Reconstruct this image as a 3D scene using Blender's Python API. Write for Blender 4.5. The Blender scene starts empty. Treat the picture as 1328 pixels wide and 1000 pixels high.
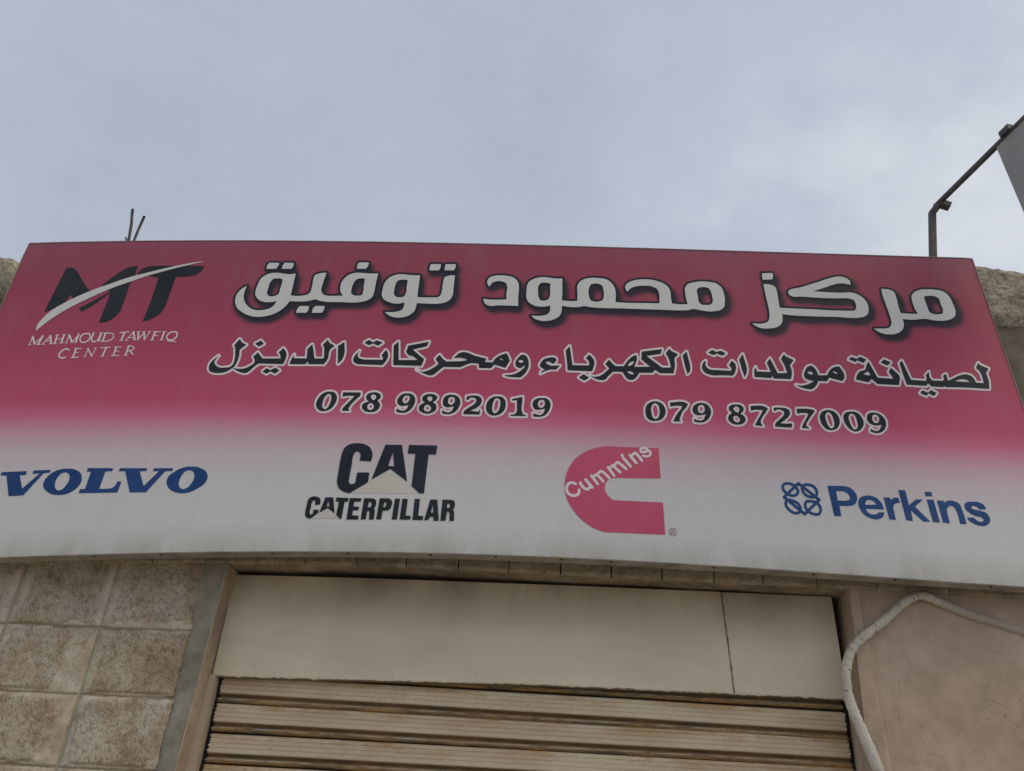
import bpy, bmesh, math, random
import numpy as np
from mathutils import Vector, Matrix, noise as mnoise

random.seed(7)
S = bpy.context.scene
EXPOSURE = 0.0
COL = S.collection
R = math.radians

# ---------------------------------------------------------------- camera, world, sun, exposure
cam_d = bpy.data.cameras.new("camera")
cam = bpy.data.objects.new("camera", cam_d)
COL.objects.link(cam)
CAM_RIGHT = Vector((0.99773919, 0.04436471, 0.05048044))
CAM_UP = Vector((-0.02143083, -0.50189175, 0.8646649))
CAM_BACK = Vector((0.06369632, -0.8637919, -0.4998063))
m3 = Matrix((CAM_RIGHT, CAM_UP, CAM_BACK)).transposed()
cam.matrix_world = Matrix.Translation((0.0, -3.9, 1.6)) @ m3.to_4x4()
cam_d.sensor_fit = 'HORIZONTAL'
cam_d.sensor_width = 36.0
cam_d.lens = 36.0 * 1000.0 / 1328.0
cam_d.clip_start = 0.05
cam_d.clip_end = 3000.0
S.camera = cam

S.view_settings.view_transform = 'Standard'
S.view_settings.look = 'None'
S.view_settings.exposure = EXPOSURE
S.view_settings.gamma = 1.0
S.view_settings.use_curve_mapping = False

SUN_AZ_X, SUN_AZ_Y, SUN_Z = 0.80, -0.42, 0.85      # direction towards the hidden sun
sd = Vector((SUN_AZ_X, SUN_AZ_Y, SUN_Z)).normalized()
world = bpy.data.worlds.new("World")
S.world = world
world.use_nodes = True
nt = world.node_tree
for n in list(nt.nodes):
    nt.nodes.remove(n)
def wn(t, **k):
    n = nt.nodes.new(t)
    for a, b in k.items():
        setattr(n, a, b)
    return n
out = wn('ShaderNodeOutputWorld')
bg = wn('ShaderNodeBackground')
bg.inputs['Strength'].default_value = 0.10
sky = wn('ShaderNodeTexSky', sky_type='NISHITA', sun_disc=False)
sky.sun_elevation = math.asin(sd.z)
sky.sun_rotation = math.atan2(sd.x, sd.y)
sky.dust_density = 3.0
tc = wn('ShaderNodeTexCoord')
# clouds: two layers of soft noise over the sky direction, flattened towards the horizon
mp = wn('ShaderNodeMapping')
mp.inputs['Scale'].default_value = (1.0, 1.0, 1.5)
mp.inputs['Location'].default_value = (0.35, 0.1, 0.2)
nt.links.new(tc.outputs['Generated'], mp.inputs['Vector'])
n1 = wn('ShaderNodeTexNoise')
n1.inputs['Scale'].default_value = 1.9
n1.inputs['Detail'].default_value = 6
n1.inputs['Roughness'].default_value = 0.52
n1.inputs['Distortion'].default_value = 0.35
nt.links.new(mp.outputs[0], n1.inputs['Vector'])
n2 = wn('ShaderNodeTexNoise')
n2.inputs['Scale'].default_value = 5.5
n2.inputs['Detail'].default_value = 5
n2.inputs['Roughness'].default_value = 0.6
nt.links.new(mp.outputs[0], n2.inputs['Vector'])
mixn = wn('ShaderNodeMath', operation='MULTIPLY_ADD')
nt.links.new(n2.outputs['Fac'], mixn.inputs[0])
mixn.inputs[1].default_value = 0.34
flat = wn('ShaderNodeMath', operation='MULTIPLY_ADD')
nt.links.new(n1.outputs['Fac'], flat.inputs[0])
flat.inputs[1].default_value = 0.88
flat.inputs[2].default_value = 0.115
nt.links.new(flat.outputs[0], mixn.inputs[2])
# broad brightening of the cloud towards the hidden sun
dot = wn('ShaderNodeVectorMath', operation='DOT_PRODUCT')
nrm = wn('ShaderNodeVectorMath', operation='NORMALIZE')
nt.links.new(tc.outputs['Generated'], nrm.inputs[0])
nt.links.new(nrm.outputs[0], dot.inputs[0])
dot.inputs[1].default_value = Vector((0.86, 0.46, 0.22)).normalized()
mr = wn('ShaderNodeMapRange')
mr.inputs['From Min'].default_value = 0.45
mr.inputs['From Max'].default_value = 1.0
mr.inputs['To Min'].default_value = -0.10
mr.inputs['To Max'].default_value = 0.52
nt.links.new(dot.outputs['Value'], mr.inputs['Value'])
add = wn('ShaderNodeMath', operation='ADD')
nt.links.new(mixn.outputs[0], add.inputs[0])
nt.links.new(mr.outputs[0], add.inputs[1])
ramp = wn('ShaderNodeValToRGB')
cr = ramp.color_ramp
cr.elements[0].position = 0.50
cr.elements[0].color = (0.425, 0.48, 0.57, 1)
cr.elements[1].position = 1.12
cr.elements[1].color = (0.70, 0.74, 0.80, 1)
e = cr.elements.new(0.82)
e.color = (0.52, 0.575, 0.67, 1)
nt.links.new(add.outputs[0], ramp.inputs['Fac'])
sc10 = wn('ShaderNodeVectorMath', operation='SCALE')
sc10.inputs['Scale'].default_value = 10.0
nt.links.new(ramp.outputs['Color'], sc10.inputs[0])
mixc = wn('ShaderNodeMix', data_type='RGBA')
mixc.inputs['Factor'].default_value = 0.94
nt.links.new(sky.outputs['Color'], mixc.inputs['A'])
nt.links.new(sc10.outputs[0], mixc.inputs['B'])
nt.links.new(mixc.outputs['Result'], bg.inputs['Color'])
nt.links.new(bg.outputs[0], out.inputs['Surface'])

sun_d = bpy.data.lights.new("sun", 'SUN')
sun_d.energy = 0.80
sun_d.angle = R(30)
sun_d.color = (1.0, 0.84, 0.62)
sun = bpy.data.objects.new("sun", sun_d)
COL.objects.link(sun)
sun.rotation_euler = sd.to_track_quat('Z', 'Y').to_euler()

# ---------------------------------------------------------------- helpers
def tag(o, label=None, cat=None, group=None, kind=None):
    for k, v in (('label', label), ('category', cat), ('group', group), ('kind', kind)):
        if v:
            o[k] = v
    return o

def link(name, me, mat=None, parent=None, smooth=False):
    o = bpy.data.objects.new(name, me)
    COL.objects.link(o)
    if mat is not None and not me.materials:
        me.materials.append(mat)
    if parent is not None:
        o.parent = parent
    if smooth:
        me.polygons.foreach_set('use_smooth', [True] * len(me.polygons))
    return o

def empty(name, label, cat, group=None, loc=(0, 0, 0)):
    o = bpy.data.objects.new(name, None)
    COL.objects.link(o)
    o.empty_display_size = 0.2
    o.location = loc
    return tag(o, label, cat, group)

def mesh(name, verts, faces):
    me = bpy.data.meshes.new(name)
    me.from_pydata([tuple(v) for v in verts], [], faces)
    me.update()
    return me

def box_mesh(name, x0, x1, y0, y1, z0, z1, bevel=0.0, seg=1):
    bm = bmesh.new()
    r = bmesh.ops.create_cube(bm, size=1.0)
    for v in bm.verts:
        v.co = Vector(((x0 + x1) / 2 + v.co.x * (x1 - x0), (y0 + y1) / 2 + v.co.y * (y1 - y0), (z0 + z1) / 2 + v.co.z * (z1 - z0)))
    if bevel:
        bmesh.ops.bevel(bm, geom=list(bm.edges), offset=bevel, segments=seg, affect='EDGES')
    me = bpy.data.meshes.new(name)
    bm.to_mesh(me)
    bm.free()
    return me

def interp(tab, x):
    if x <= tab[0][0]:
        (a, b), (c, d) = tab[0], tab[1]
    elif x >= tab[-1][0]:
        (a, b), (c, d) = tab[-2], tab[-1]
    else:
        for i in range(len(tab) - 1):
            if tab[i][0] <= x <= tab[i + 1][0]:
                (a, b), (c, d) = tab[i], tab[i + 1]
                break
    return b + (d - b) * (x - a) / (c - a)

def tube(name, pts, rad, mat, parent=None, n=12, cap=True, squash=None):
    """swept tube through pts; rad a number or list"""
    pts = [Vector(p) for p in pts]
    V, F = [], []
    up = Vector((0.12, 1, 0.07)).normalized()
    for i, p in enumerate(pts):
        t = (pts[min(i + 1, len(pts) - 1)] - pts[max(i - 1, 0)]).normalized()
        a = t.cross(up).normalized()
        b = t.cross(a).normalized()
        r = rad[i] if isinstance(rad, (list, tuple)) else rad
        for k in range(n):
            w = 2 * math.pi * k / n
            V.append(p + a * math.cos(w) * r + b * math.sin(w) * r)
    for i in range(len(pts) - 1):
        for k in range(n):
            F.append((i * n + k, i * n + (k + 1) % n, (i + 1) * n + (k + 1) % n, (i + 1) * n + k))
    if cap:
        F.append(tuple(range(n)))
        F.append(tuple((len(pts) - 1) * n + k for k in reversed(range(n))))
    return link(name, mesh(name, V, F), mat, parent, smooth=True)

def catmull(P, n=8):
    P = [Vector(p) for p in P]
    o = []
    for i in range(len(P) - 1):
        p0 = P[max(i - 1, 0)]; p1 = P[i]; p2 = P[i + 1]; p3 = P[min(i + 2, len(P) - 1)]
        for k in range(n):
            t = k / n
            o.append(0.5 * ((2 * p1) + (p2 - p0) * t + (2 * p0 - 5 * p1 + 4 * p2 - p3) * t * t + (3 * p1 - p0 - 3 * p2 + p3) * t ** 3))
    o.append(P[-1])
    return o

# ---- materials
class NT:
    def __init__(self, name):
        self.m = bpy.data.materials.new(name)
        self.m.use_nodes = True
        self.t = self.m.node_tree
        self.b = self.t.nodes['Principled BSDF']
        self.tc = self.t.nodes.new('ShaderNodeTexCoord')
    def n(self, typ, **k):
        x = self.t.nodes.new(typ)
        for a, b in k.items():
            setattr(x, a, b)
        return x
    def l(self, a, b):
        self.t.links.new(a, b)
    def noise(self, scale, detail=4, rough=0.55, src=None, stretch=None, dist=0.0):
        x = self.n('ShaderNodeTexNoise')
        x.inputs['Scale'].default_value = scale
        x.inputs['Detail'].default_value = detail
        x.inputs['Roughness'].default_value = rough
        x.inputs['Distortion'].default_value = dist
        s = src or self.tc.outputs['Object']
        if stretch:
            mp = self.n('ShaderNodeMapping')
            mp.inputs['Scale'].default_value = stretch
            self.l(s, mp.inputs['Vector'])
            s = mp.outputs[0]
        self.l(s, x.inputs['Vector'])
        return x.outputs['Fac']
    def ramp(self, fac, stops):
        x = self.n('ShaderNodeValToRGB')
        c = x.color_ramp
        while len(c.elements) < len(stops):
            c.elements.new(0.5)
        for e, (p, col) in zip(c.elements, stops):
            e.position = p
            e.color = (*col, 1) if not isinstance(col, (int, float)) else (col, col, col, 1)
        self.l(fac, x.inputs['Fac'])
        return x.outputs['Color']
    def mix(self, fac, a, b, blend='MIX'):
        x = self.n('ShaderNodeMix', data_type='RGBA', blend_type=blend)
        for s, v in ((x.inputs['Factor'], fac), (x.inputs['A'], a), (x.inputs['B'], b)):
            if hasattr(v, 'links') or isinstance(v, bpy.types.NodeSocket):
                self.l(v, s)
            elif isinstance(v, (int, float)):
                s.default_value = v
            else:
                s.default_value = (*v, 1)
        return x.outputs['Result']
    def math(self, op, a, b=0.0, c=0.0):
        x = self.n('ShaderNodeMath', operation=op)
        for s, v in zip(x.inputs, (a, b, c)):
            if isinstance(v, bpy.types.NodeSocket):
                self.l(v, s)
            else:
                s.default_value = v
        return x.outputs[0]
    def attr(self, name):
        x = self.n('ShaderNodeAttribute')
        x.attribute_name = name
        return x.outputs['Fac']
    def sep(self, src=None):
        x = self.n('ShaderNodeSeparateXYZ')
        self.l(src or self.tc.outputs['Object'], x.inputs[0])
        return x.outputs
    def color(self, c):
        if isinstance(c, bpy.types.NodeSocket):
            self.l(c, self.b.inputs['Base Color'])
        else:
            self.b.inputs['Base Color'].default_value = (*c, 1)
    def bump(self, h, strength=0.5, dist=0.01):
        x = self.n('ShaderNodeBump')
        x.inputs['Strength'].default_value = strength
        x.inputs['Distance'].default_value = dist
        self.l(h, x.inputs['Height'])
        self.l(x.outputs[0], self.b.inputs['Normal'])
    def rough(self, r, spec=0.5, metal=0.0):
        if isinstance(r, bpy.types.NodeSocket):
            self.l(r, self.b.inputs['Roughness'])
        else:
            self.b.inputs['Roughness'].default_value = r
        self.b.inputs['Specular IOR Level'].default_value = spec
        self.b.inputs['Metallic'].default_value = metal

def flat_ink(name, col, amount=0.10):
    m = NT(name)
    a = m.noise(3.0, 4, 0.6, stretch=(1, 1, 0.6))
    b = m.noise(45.0, 3, 0.6)
    f = m.math('MULTIPLY_ADD', b, 0.4, a)
    dark = tuple(c * (1 - amount) for c in col)
    light = tuple(min(1, c * (1 + amount) + 0.01) for c in col)
    m.color(m.ramp(f, [(0.5, dark), (0.9, light)]))
    m.rough(0.5, 0.2)
    return m.m

def stone_material(name, base, light, dark, seedv, smooth_scale=1.0):
    m = NT(name)
    oi = m.n('ShaderNodeObjectInfo')
    addv = m.n('ShaderNodeVectorMath', operation='ADD')
    scl = m.n('ShaderNodeVectorMath', operation='SCALE')
    cmb = m.n('ShaderNodeCombineXYZ')
    for i in range(3):
        m.l(oi.outputs['Random'], cmb.inputs[i])
    m.l(cmb.outputs[0], scl.inputs[0])
    scl.inputs['Scale'].default_value = 37.0 + seedv
    m.l(scl.outputs[0], addv.inputs[0])
    m.l(m.tc.outputs['Object'], addv.inputs[1])
    v = addv.outputs[0]
    big = m.noise(5.0, 5, 0.6, v)
    mid = m.noise(26.0, 5, 0.65, v, dist=0.4)
    rotm = m.n('ShaderNodeMapping'); rotm.inputs['Rotation'].default_value = (0, R(35), 0)
    m.l(v, rotm.inputs['Vector'])
    pit = m.noise(70.0, 5, 0.75, rotm.outputs[0], stretch=(1.7, 1.0, 0.8))
    pit2 = m.noise(55.0, 3, 0.6, v)
    rgh = m.attr('rough')
    big = m.math('ADD', big, m.math('MULTIPLY_ADD', oi.outputs['Random'], 0.10, -0.05))
    c1 = m.ramp(big, [(0.38, dark), (0.50, base), (0.62, light)])
    c2 = m.ramp(mid, [(0.36, tuple(x * 0.72 for x in base)), (0.52, (1, 1, 1)), (0.7, (1, 1, 1))])
    col = m.mix(0.55, c1, m.mix(1.0, c1, c2, 'MULTIPLY'))
    # open pits of the hammered face
    pf = m.ramp(pit, [(0.36, 0.0), (0.50, 1.0)])
    pcol = m.mix(1.0, col, m.mix(pf, (0.52, 0.46, 0.39), (1.08, 1.07, 1.05)), 'MULTIPLY')
    # dark lichen spots
    sp = m.ramp(m.noise(17.0, 5, 0.7, v), [(0.66, 0.0), (0.74, 0.6)])
    pcol = m.mix(sp, pcol, (0.09, 0.075, 0.06))
    marg = m.mix(0.22, m.mix(0.6, col, pcol), tuple(x * 0.97 for x in light))
    col = m.mix(rgh, marg, pcol)
    col = m.mix(m.math('MULTIPLY', m.attr('skim'), 0.5), col, m.ramp(mid, [(0.35, (0.34, 0.31, 0.225)), (0.6, (0.50, 0.46, 0.345))]))
    grime = m.ramp(m.noise(2.6, 5, 0.65, m.tc.outputs['Object']), [(0.50, 0.0), (0.72, 0.35)])
    col = m.mix(grime, col, (0.20, 0.175, 0.14))
    m.color(col)
    h = m.math('MULTIPLY_ADD', pit, 0.9, m.math('MULTIPLY', pit2, 0.8))
    h = m.math('ADD', h, mid)
    h = m.math('MULTIPLY', h, m.math('MULTIPLY_ADD', rgh, 0.85, 0.15))
    m.bump(h, 0.9, 0.013)
    m.rough(0.95, 0.15)
    return m.m

def plaster_material(name, base, light, dark, bumpd=0.004, scale=1.0):
    m = NT(name)
    big = m.noise(1.7 * scale, 6, 0.62)
    mid = m.noise(14 * scale, 5, 0.65)
    fine = m.noise(120, 4, 0.65)
    stain = m.ramp(m.noise(3.3 * scale, 6, 0.7, dist=0.6), [(0.52, 0.0), (0.66, 0.38)])
    col = m.ramp(big, [(0.34, dark), (0.5, base), (0.64, light)])
    col = m.mix(0.35, col, m.mix(1.0, col, m.ramp(mid, [(0.35, (0.74, 0.72, 0.70)), (0.6, (1.06, 1.06, 1.06))]), 'MULTIPLY'))
    col = m.mix(stain, col, tuple(x * 0.62 for x in base))
    pits = m.ramp(m.noise(46, 3, 0.55), [(0.70, 0.0), (0.74, 0.5)])
    col = m.mix(pits, col, tuple(x * 0.45 for x in base))
    cn = m.noise(2.1, 5, 0.6, dist=1.2)
    crack = m.math('MULTIPLY', m.math('LESS_THAN', m.math('ABSOLUTE', m.math('SUBTRACT', cn, 0.5)), 0.0016), m.ramp(m.noise(1.2, 2, 0.5), [(0.52, 0.0), (0.56, 0.6)]))
    col = m.mix(crack, col, tuple(x * 0.35 for x in base))
    streak = m.ramp(m.noise(9, 4, 0.6, stretch=(1, 1, 0.12)), [(0.55, 0.0), (0.75, 0.35)])
    col = m.mix(streak, col, tuple(x * 0.55 for x in base))
    m.color(col)
    h = m.math('MULTIPLY_ADD', fine, 0.25, mid)
    m.bump(h, 0.8, bumpd)
    m.rough(0.93, 0.2)
    return m.m

def sheet_paint(name, base, grime=(0.20, 0.13, 0.07), top_z=None):
    """old cream paint on sheet metal with rust freckles and smears"""
    m = NT(name)
    big = m.noise(1.5, 5, 0.6)
    smear = m.noise(5.0, 5, 0.65, stretch=(0.25, 1, 1.0))
    col = m.ramp(big, [(0.35, tuple(x * 0.88 for x in base)), (0.62, base)])
    col = m.mix(m.ramp(smear, [(0.45, 0.0), (0.70, 0.5)]), col, tuple(a * 0.7 + b * 0.3 for a, b in zip(base, grime)))
    dots = m.ramp(m.noise(90, 3, 0.6), [(0.64, 0.0), (0.68, 0.9)])
    gate = m.ramp(m.noise(3.2, 3, 0.5), [(0.45, 0.0), (0.6, 1.0)])
    # freckles gather towards the lower edge of the cover
    z = m.attr('height')
    low = m.n('ShaderNodeMapRange')
    low.inputs['From Min'].default_value = 2.31
    low.inputs['From Max'].default_value = 2.22
    m.l(z, low.inputs['Value'])
    f = m.math('MULTIPLY', m.math('MULTIPLY', dots, gate), m.math('MULTIPLY_ADD', low.outputs[0], 0.9, 0.06))
    col = m.mix(f, col, (0.09, 0.05, 0.03))
    ragged = m.math('LESS_THAN', z, m.math('MULTIPLY_ADD', m.noise(16, 6, 0.8, stretch=(1, 0.2, 0.2)), 0.030, 2.2135))
    col = m.mix(m.math('MULTIPLY', ragged, 0.85), col, (0.13, 0.08, 0.045))
    # run-off dirt washed down from the lintel
    hi = m.n('ShaderNodeMapRange')
    hi.inputs['From Min'].default_value = 2.46
    hi.inputs['From Max'].default_value = 2.71
    m.l(z, hi.inputs['Value'])
    st = m.ramp(m.noise(2.8, 5, 0.6, stretch=(1, 1, 0.5)), [(0.38, 0.35), (0.65, 0.85)])
    f2 = m.math('MULTIPLY', m.math('MULTIPLY', hi.outputs[0], st), 0.95)
    col = m.mix(f2, col, (0.27, 0.20, 0.135))
    m.color(col)
    m.bump(m.math('MULTIPLY_ADD', big, 3.0, m.noise(60, 2, 0.5)), 0.35, 0.004)
    m.rough(0.55, 0.4)
    return m.m
PRINT = {
    'title': (
        '-2490 9105 -13 -25 -4 -14 0 -46 1 -12 3 -2 107 0 14 21 8 18 3 19 1 36 -3 3 -30 1|-3618 9105 -16 -26 -4 -15 0 -52 3 -3 118 0 11 17 9 22 4 20 1 31 -3 2 '
        '-32 2|-3428 9104 -13 -38 -1 -38 0 -18 2 -2 117 -1 9 13 8 22 1 21 -3 35 -2 2|-1605 9082 -9 -44 0 -47 2 -4 114 1 4 7 10 29 3 24 -1 32 -2 4|-1422 9085 -2'
        ' -4 -5 -40 -2 -51 113 0 3 2 9 23 6 25 -1 45|-3525 8948 -40 -6 -43 -18 -36 -27 -16 -18 -13 -22 -12 -35 -12 -83 -2 -58 4 -39 6 -26 7 -16 25 -33 28 -26 3'
        '9 -22 21 -7 28 -6 57 -1 42 7 35 13 -6 -34 -6 -20 -13 -23 -22 -24 -15 -9 -21 -10 -39 -12 -42 -7 -37 0 -34 5 -30 9 -28 14 -34 23 -28 27 -25 30 -17 29 -1'
        '9 46 -9 39 -4 55 3 30 10 60 -45 -36 -20 -21 -24 -45 -9 -27 -4 -23 1 -53 12 -50 22 -46 13 -20 14 -17 22 -21 26 -19 31 -21 42 -24 36 -15 36 -12 34 -7 41'
        ' -4 57 1 59 11 50 17 54 29 41 32 37 41 20 30 34 67 72 -4 114 1 50 9 27 7 27 12 13 2 14 -3 43 -18 91 -17 189 -2 90 -5 61 0 25 2 43 7 45 10 28 11 23 15 '
        '21 20 14 20 5 16 4 28 4 72 1 111 7 122 -1 2 -13 0 -38 -3 -55 0 -82 6 -42 5 -31 0 -44 -7 -38 -17 -28 -22 -28 -35 -19 -35 -12 -40 -2 -30 1 -26 6 -47 12 '
        '-34 35 -51 -126 -5 -49 0 -43 10 -24 12 -17 20 -9 14 -9 23 -4 20 0 22 9 125 13 101 -5 2 -45 -3 -42 -9 -39 -19 -10 -14 -3 -8 -2 -15 0 -57 3 -73 0 -65 -4'
        ' -26 -12 -23 -22 -20 -23 -7 -53 -10 -59 -2 -42 7 -19 5 -3 3 -2 325 -54 -10 -38 -1 -136 23|2430 9058 -93 -8 0 -94 110 8 18 49 1 12 -4 32 -4 2|-1964 892'
        '5 -33 -4 -32 -10 -41 -23 -20 -18 -25 -34 -9 -17 -14 -42 -5 -33 -4 -98 4 -31 13 -38 9 -16 14 -13 15 -12 46 -24 32 -13 28 -7 22 -2 33 0 27 4 40 13 7 0 0'
        ' -46 -6 -31 -5 -12 -9 -14 -18 -13 -30 -14 -32 -7 -29 -3 -89 0 37 -34 32 -20 44 -17 40 -5 55 2 46 12 25 11 20 13 27 24 19 25 6 14 5 19 8 85 2 3 181 -7 '
        '50 1 70 11 36 13 37 26 18 23 16 40 4 24 2 26 -2 48 0 208 -2 5 -48 -2 -20 -4 -33 -13 -12 -9 -7 -10 -7 -26 -4 -46 -1 -33 1 -63 -5 -61 -4 -23 -14 -23 -13'
        ' -12 -14 -6 -126 -3 -95 3 -14 4 -2 122 0 200 -75 -1 -137 15|-787 8923 -26 -4 -32 -10 -20 -10 -19 -19 -14 -22 -5 -19 2 -27 5 -20 9 -20 12 -19 32 56 18 '
        '14 23 9 27 5 39 0 35 -12 17 -10 7 -9 7 -13 9 -37 2 -28 -6 -47 0 -30 5 -79 -3 -3 -86 -4 -82 -2 -51 5 -51 10 -1 -2 12 -44 12 -24 17 -15 18 -11 21 -7 11 '
        '-2 26 1 68 11 230 -5 -5 101 -1 42 3 81 -3 70 -6 39 -7 17 -9 15 -15 22 -20 18 -18 11 -25 10 -29 8 -36 7 -58 3|3217 9045 -36 -9 -69 -24 -137 -62 -201 -8'
        '3 -38 -13 -54 -13 -24 -8 -32 -20 -9 -9 -5 -10 -1 -10 2 -20 8 -16 14 -12 23 -11 22 -4 43 6 27 2 179 -7 119 -1 129 4 96 8 22 -2 33 -8 19 -8 12 -15 7 -29'
        ' 2 -26 -1 -23 -7 -32 -9 -15 -19 -19 -242 -8 -276 6 -325 2 -2 6 -3 97 0 111 -4 48 -3 20 -4 11 -10 12 -13 11 -27 13 -35 7 -48 -1 -2 -3 6 -130 15 -201 2 '
        '-45 -1 -54 -2 -23 -12 -47 -10 -22 -14 -14 -17 -10 -39 -15 -30 -5 -72 4 -13 -1 -1 -2 26 -27 20 -13 18 -10 38 -12 48 -2 71 9 27 7 28 13 25 15 17 17 10 1'
        '4 12 27 8 27 4 31 -1 46 2 3 89 -9 90 -4 186 0 259 6 158 -7 50 2 40 8 45 10 22 11 14 11 21 23 11 20 7 17 10 52 -1 47 -10 44 -10 21 -13 21 -25 29 -35 27'
        ' -38 15 -45 6 -21 0 -64 -9 -67 -3 -141 1 -126 5 -4 2 136 58 77 37 80 30 31 6 48 1 75 -13 6 33 -1 17 -8 16 -20 22 -23 14 -26 9 -22 3|-265 8906 -46 -9 -'
        '37 -16 -37 -23 -25 -27 -14 -36 -7 -44 1 -71 -2 -45 2 -21 7 -28 8 -22 10 -18 14 -17 12 -11 34 -23 21 -9 21 -5 50 -6 55 5 50 13 3 -52 -4 -26 -13 -26 -12'
        ' -16 -10 -8 -26 -10 -48 -10 -50 -1 -55 2 23 -27 23 -17 32 -15 39 -10 20 -2 43 1 46 9 39 16 43 29 11 11 10 14 15 38 6 29 1 56 0 15 2 2 63 -12 63 -5 66 '
        '3 51 15 21 2 49 -11 32 -4 124 -8 240 2 608 -5 115 5 22 5 40 15 22 2 127 -26 41 -3 35 2 68 12 17 6 19 12 22 18 9 10 10 18 6 23 9 61 1 57 -9 74 -5 27 -7'
        ' 18 -17 29 -18 19 -17 13 -16 10 -21 7 -54 11 -43 4 -61 -2 -41 -6 -77 -23 -21 -11 -14 -12 -12 -16 -16 -30 -4 -17 -1 -20 5 -104 5 -37 11 -60 -90 -5 -91 '
        '9 -7 95 0 61 -5 38 -10 25 -11 20 -19 24 -30 24 -36 19 -52 20 -38 9 -43 5 -46 2 -35 -3 -60 -9 -44 -12 -26 -12 -33 -21 -14 -13 -15 -24 -9 -25 1 -16 8 -2'
        '8 14 -24 4 2 32 40 13 11 23 14 44 14 46 9 61 2 44 -3 38 -12 23 -12 15 -11 15 -23 6 -20 5 -30 3 -35 -6 -101 -3 -3 -34 -2 -83 0 -201 -5 -87 1 -97 6 5 11'
        '1 -3 52 -4 25 -8 27 -12 29 -15 27 -30 34 -22 17 -18 10 -35 9 -78 8 -40 -1 -33 -4 -35 -7 -21 -6 -27 -14 -22 -15 -12 -10 -13 -17 -7 -14 -10 -29 -6 -35 6'
        ' -78 -2 -114 -44 -5 -46 -1 -86 8 -2 2 0 9 3 133 -4 179 -46 -4 -43 -1 -85 16 -27 3|-2438 8862 20 0 30 -6 7 -4 0 -104 6 -70 -3 -49 -3 -9 -6 -8 -17 -8 -5'
        '5 -2 -22 6 -23 16 -9 9 -7 13 -4 44 2 46 16 71 6 14 8 13 11 11 14 9|-3477 8862 33 -1 41 -9 5 -4 4 -67 -6 -83 1 -34 -1 -23 -4 -13 -8 -10 -28 -21 -27 -7 '
        '-23 0 -26 6 -10 6 -12 13 -10 19 -6 19 4 53 0 74 6 25 8 21 14 22 15 9|-1929 8845 32 -1 34 -7 6 -3 -3 -97 5 -65 -1 -23 -11 -37 -9 -15 -7 -6 -13 -5 -18 -'
        '3 -43 1 -16 8 -13 13 -9 14 -8 20 1 116 8 37 9 22 8 12 16 12|-244 8826 19 1 27 -2 44 -11 3 -4 -3 -67 2 -86 -9 -49 -6 -16 -13 -14 -17 -10 -24 -7 -27 1 -'
        '10 4 -8 7 -17 26 -9 31 -7 122 5 23 10 23 12 16 15 9|376 8828 15 1 24 -4 16 -7 20 -15 7 -9 5 -16 10 -69 2 -27 -1 -33 -4 -28 -5 -17 -8 -13 -11 -10 -13 -'
        '7 -24 -10 -25 -2 -25 4 -23 6 -13 8 -8 10 -7 16 -11 60 -3 22 2 50 8 35 9 23 8 14 11 8 21 7|1609 8816 33 2 37 -6 17 -9 11 -16 13 -46 5 -25 6 -80 -6 -29 '
        '-9 -19 -12 -15 -13 -8 -16 -3 -58 -3 -18 5 -9 7 -12 11 -11 18 -3 11 -3 18 0 50 -7 67 2 26 7 15 7 9 19 13|3702 8890 -1 -2 -1 -48 2 -68 21 -200 9 -112 0 '
        '-21 -4 -29 -8 -23 -15 -28 -11 -12 -16 -9 -39 -11 -125 -8 33 -34 30 -18 25 -9 29 -6 23 -3 36 1 34 5 29 9 20 9 18 11 23 18 18 19 14 21 10 23 10 37 1 22 '
        '-3 45 1 2 79 -4 53 2 88 16 40 4 25 -2 54 -11 33 -3 43 -2 47 4 44 10 43 15 28 18 17 14 11 10 12 19 6 15 9 40 3 31 -2 30 -15 116 -10 34 -21 40 -19 20 -1'
        '7 12 -36 10 -59 8 -34 1 -97 -6 -25 -5 -27 -9 -27 -12 -32 -21 -20 -21 -17 -23 -8 -16 -5 -25 -1 -74 3 -55 5 -33 17 -63 -4 -2 -76 -3 -114 3 -6 81 1 119 -'
        '3 64 -8 34 -6 10 -10 8 -35 15 -29 5|4242 8822 38 3 18 -3 28 -14 12 -10 7 -12 4 -22 -1 -58 9 -53 1 -18 -9 -41 -6 -14 -7 -7 -13 -5 -32 -6 -21 -3 -24 1 -'
        '31 11 -17 12 -7 12 -5 25 -1 47 -8 64 -1 50 3 19 7 11 9 4|-3107 8449 -16 -26 -6 -12 -4 -21 -2 -38 2 -2 119 1 10 14 11 24 1 18 -4 40|-2915 8449 -16 -19 '
        '-11 -19 -2 -19 3 -41 113 0 16 25 5 15 2 32 -1 24 -1 2'
    ),
    'title_halo': (
        '-2499 9138 -11 -7 -14 -25 -7 -19 -4 -24 3 -61 5 -11 10 -13 -46 -11 -27 -14 -24 -17 -27 -30 -18 -25 -14 -26 -12 -31 -6 -45 1 -54 7 -44 19 -49 -83 -4 -4'
        '0 0 -47 12 -9 5 -6 8 -9 14 -5 15 -2 31 7 98 16 130 -6 19 -15 15 -9 4 -13 0 -45 -3 -29 -5 -51 -21 -15 -12 -10 -17 -6 -17 -3 -38 1 -61 3 -51 0 -65 -5 -1'
        '9 -11 -17 -18 -12 -64 -13 -49 -1 -31 4 -5 3 -1 295 -2 12 -8 13 -12 11 -9 3 -11 0 -51 -10 -29 -1 -148 25 24 43 2 -19 5 -12 11 -12 14 -7 125 -1 9 4 20 3'
        '1 6 26 1 22 -3 36 -3 12 -8 14 -12 11 -9 3 -126 4 -12 -7 -14 -28 -11 20 -11 9 -9 4 -133 4 -9 -3 -23 -36 -4 -11 -3 -39 0 -34 3 -10 10 -17 10 -9 8 -3 54 '
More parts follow.
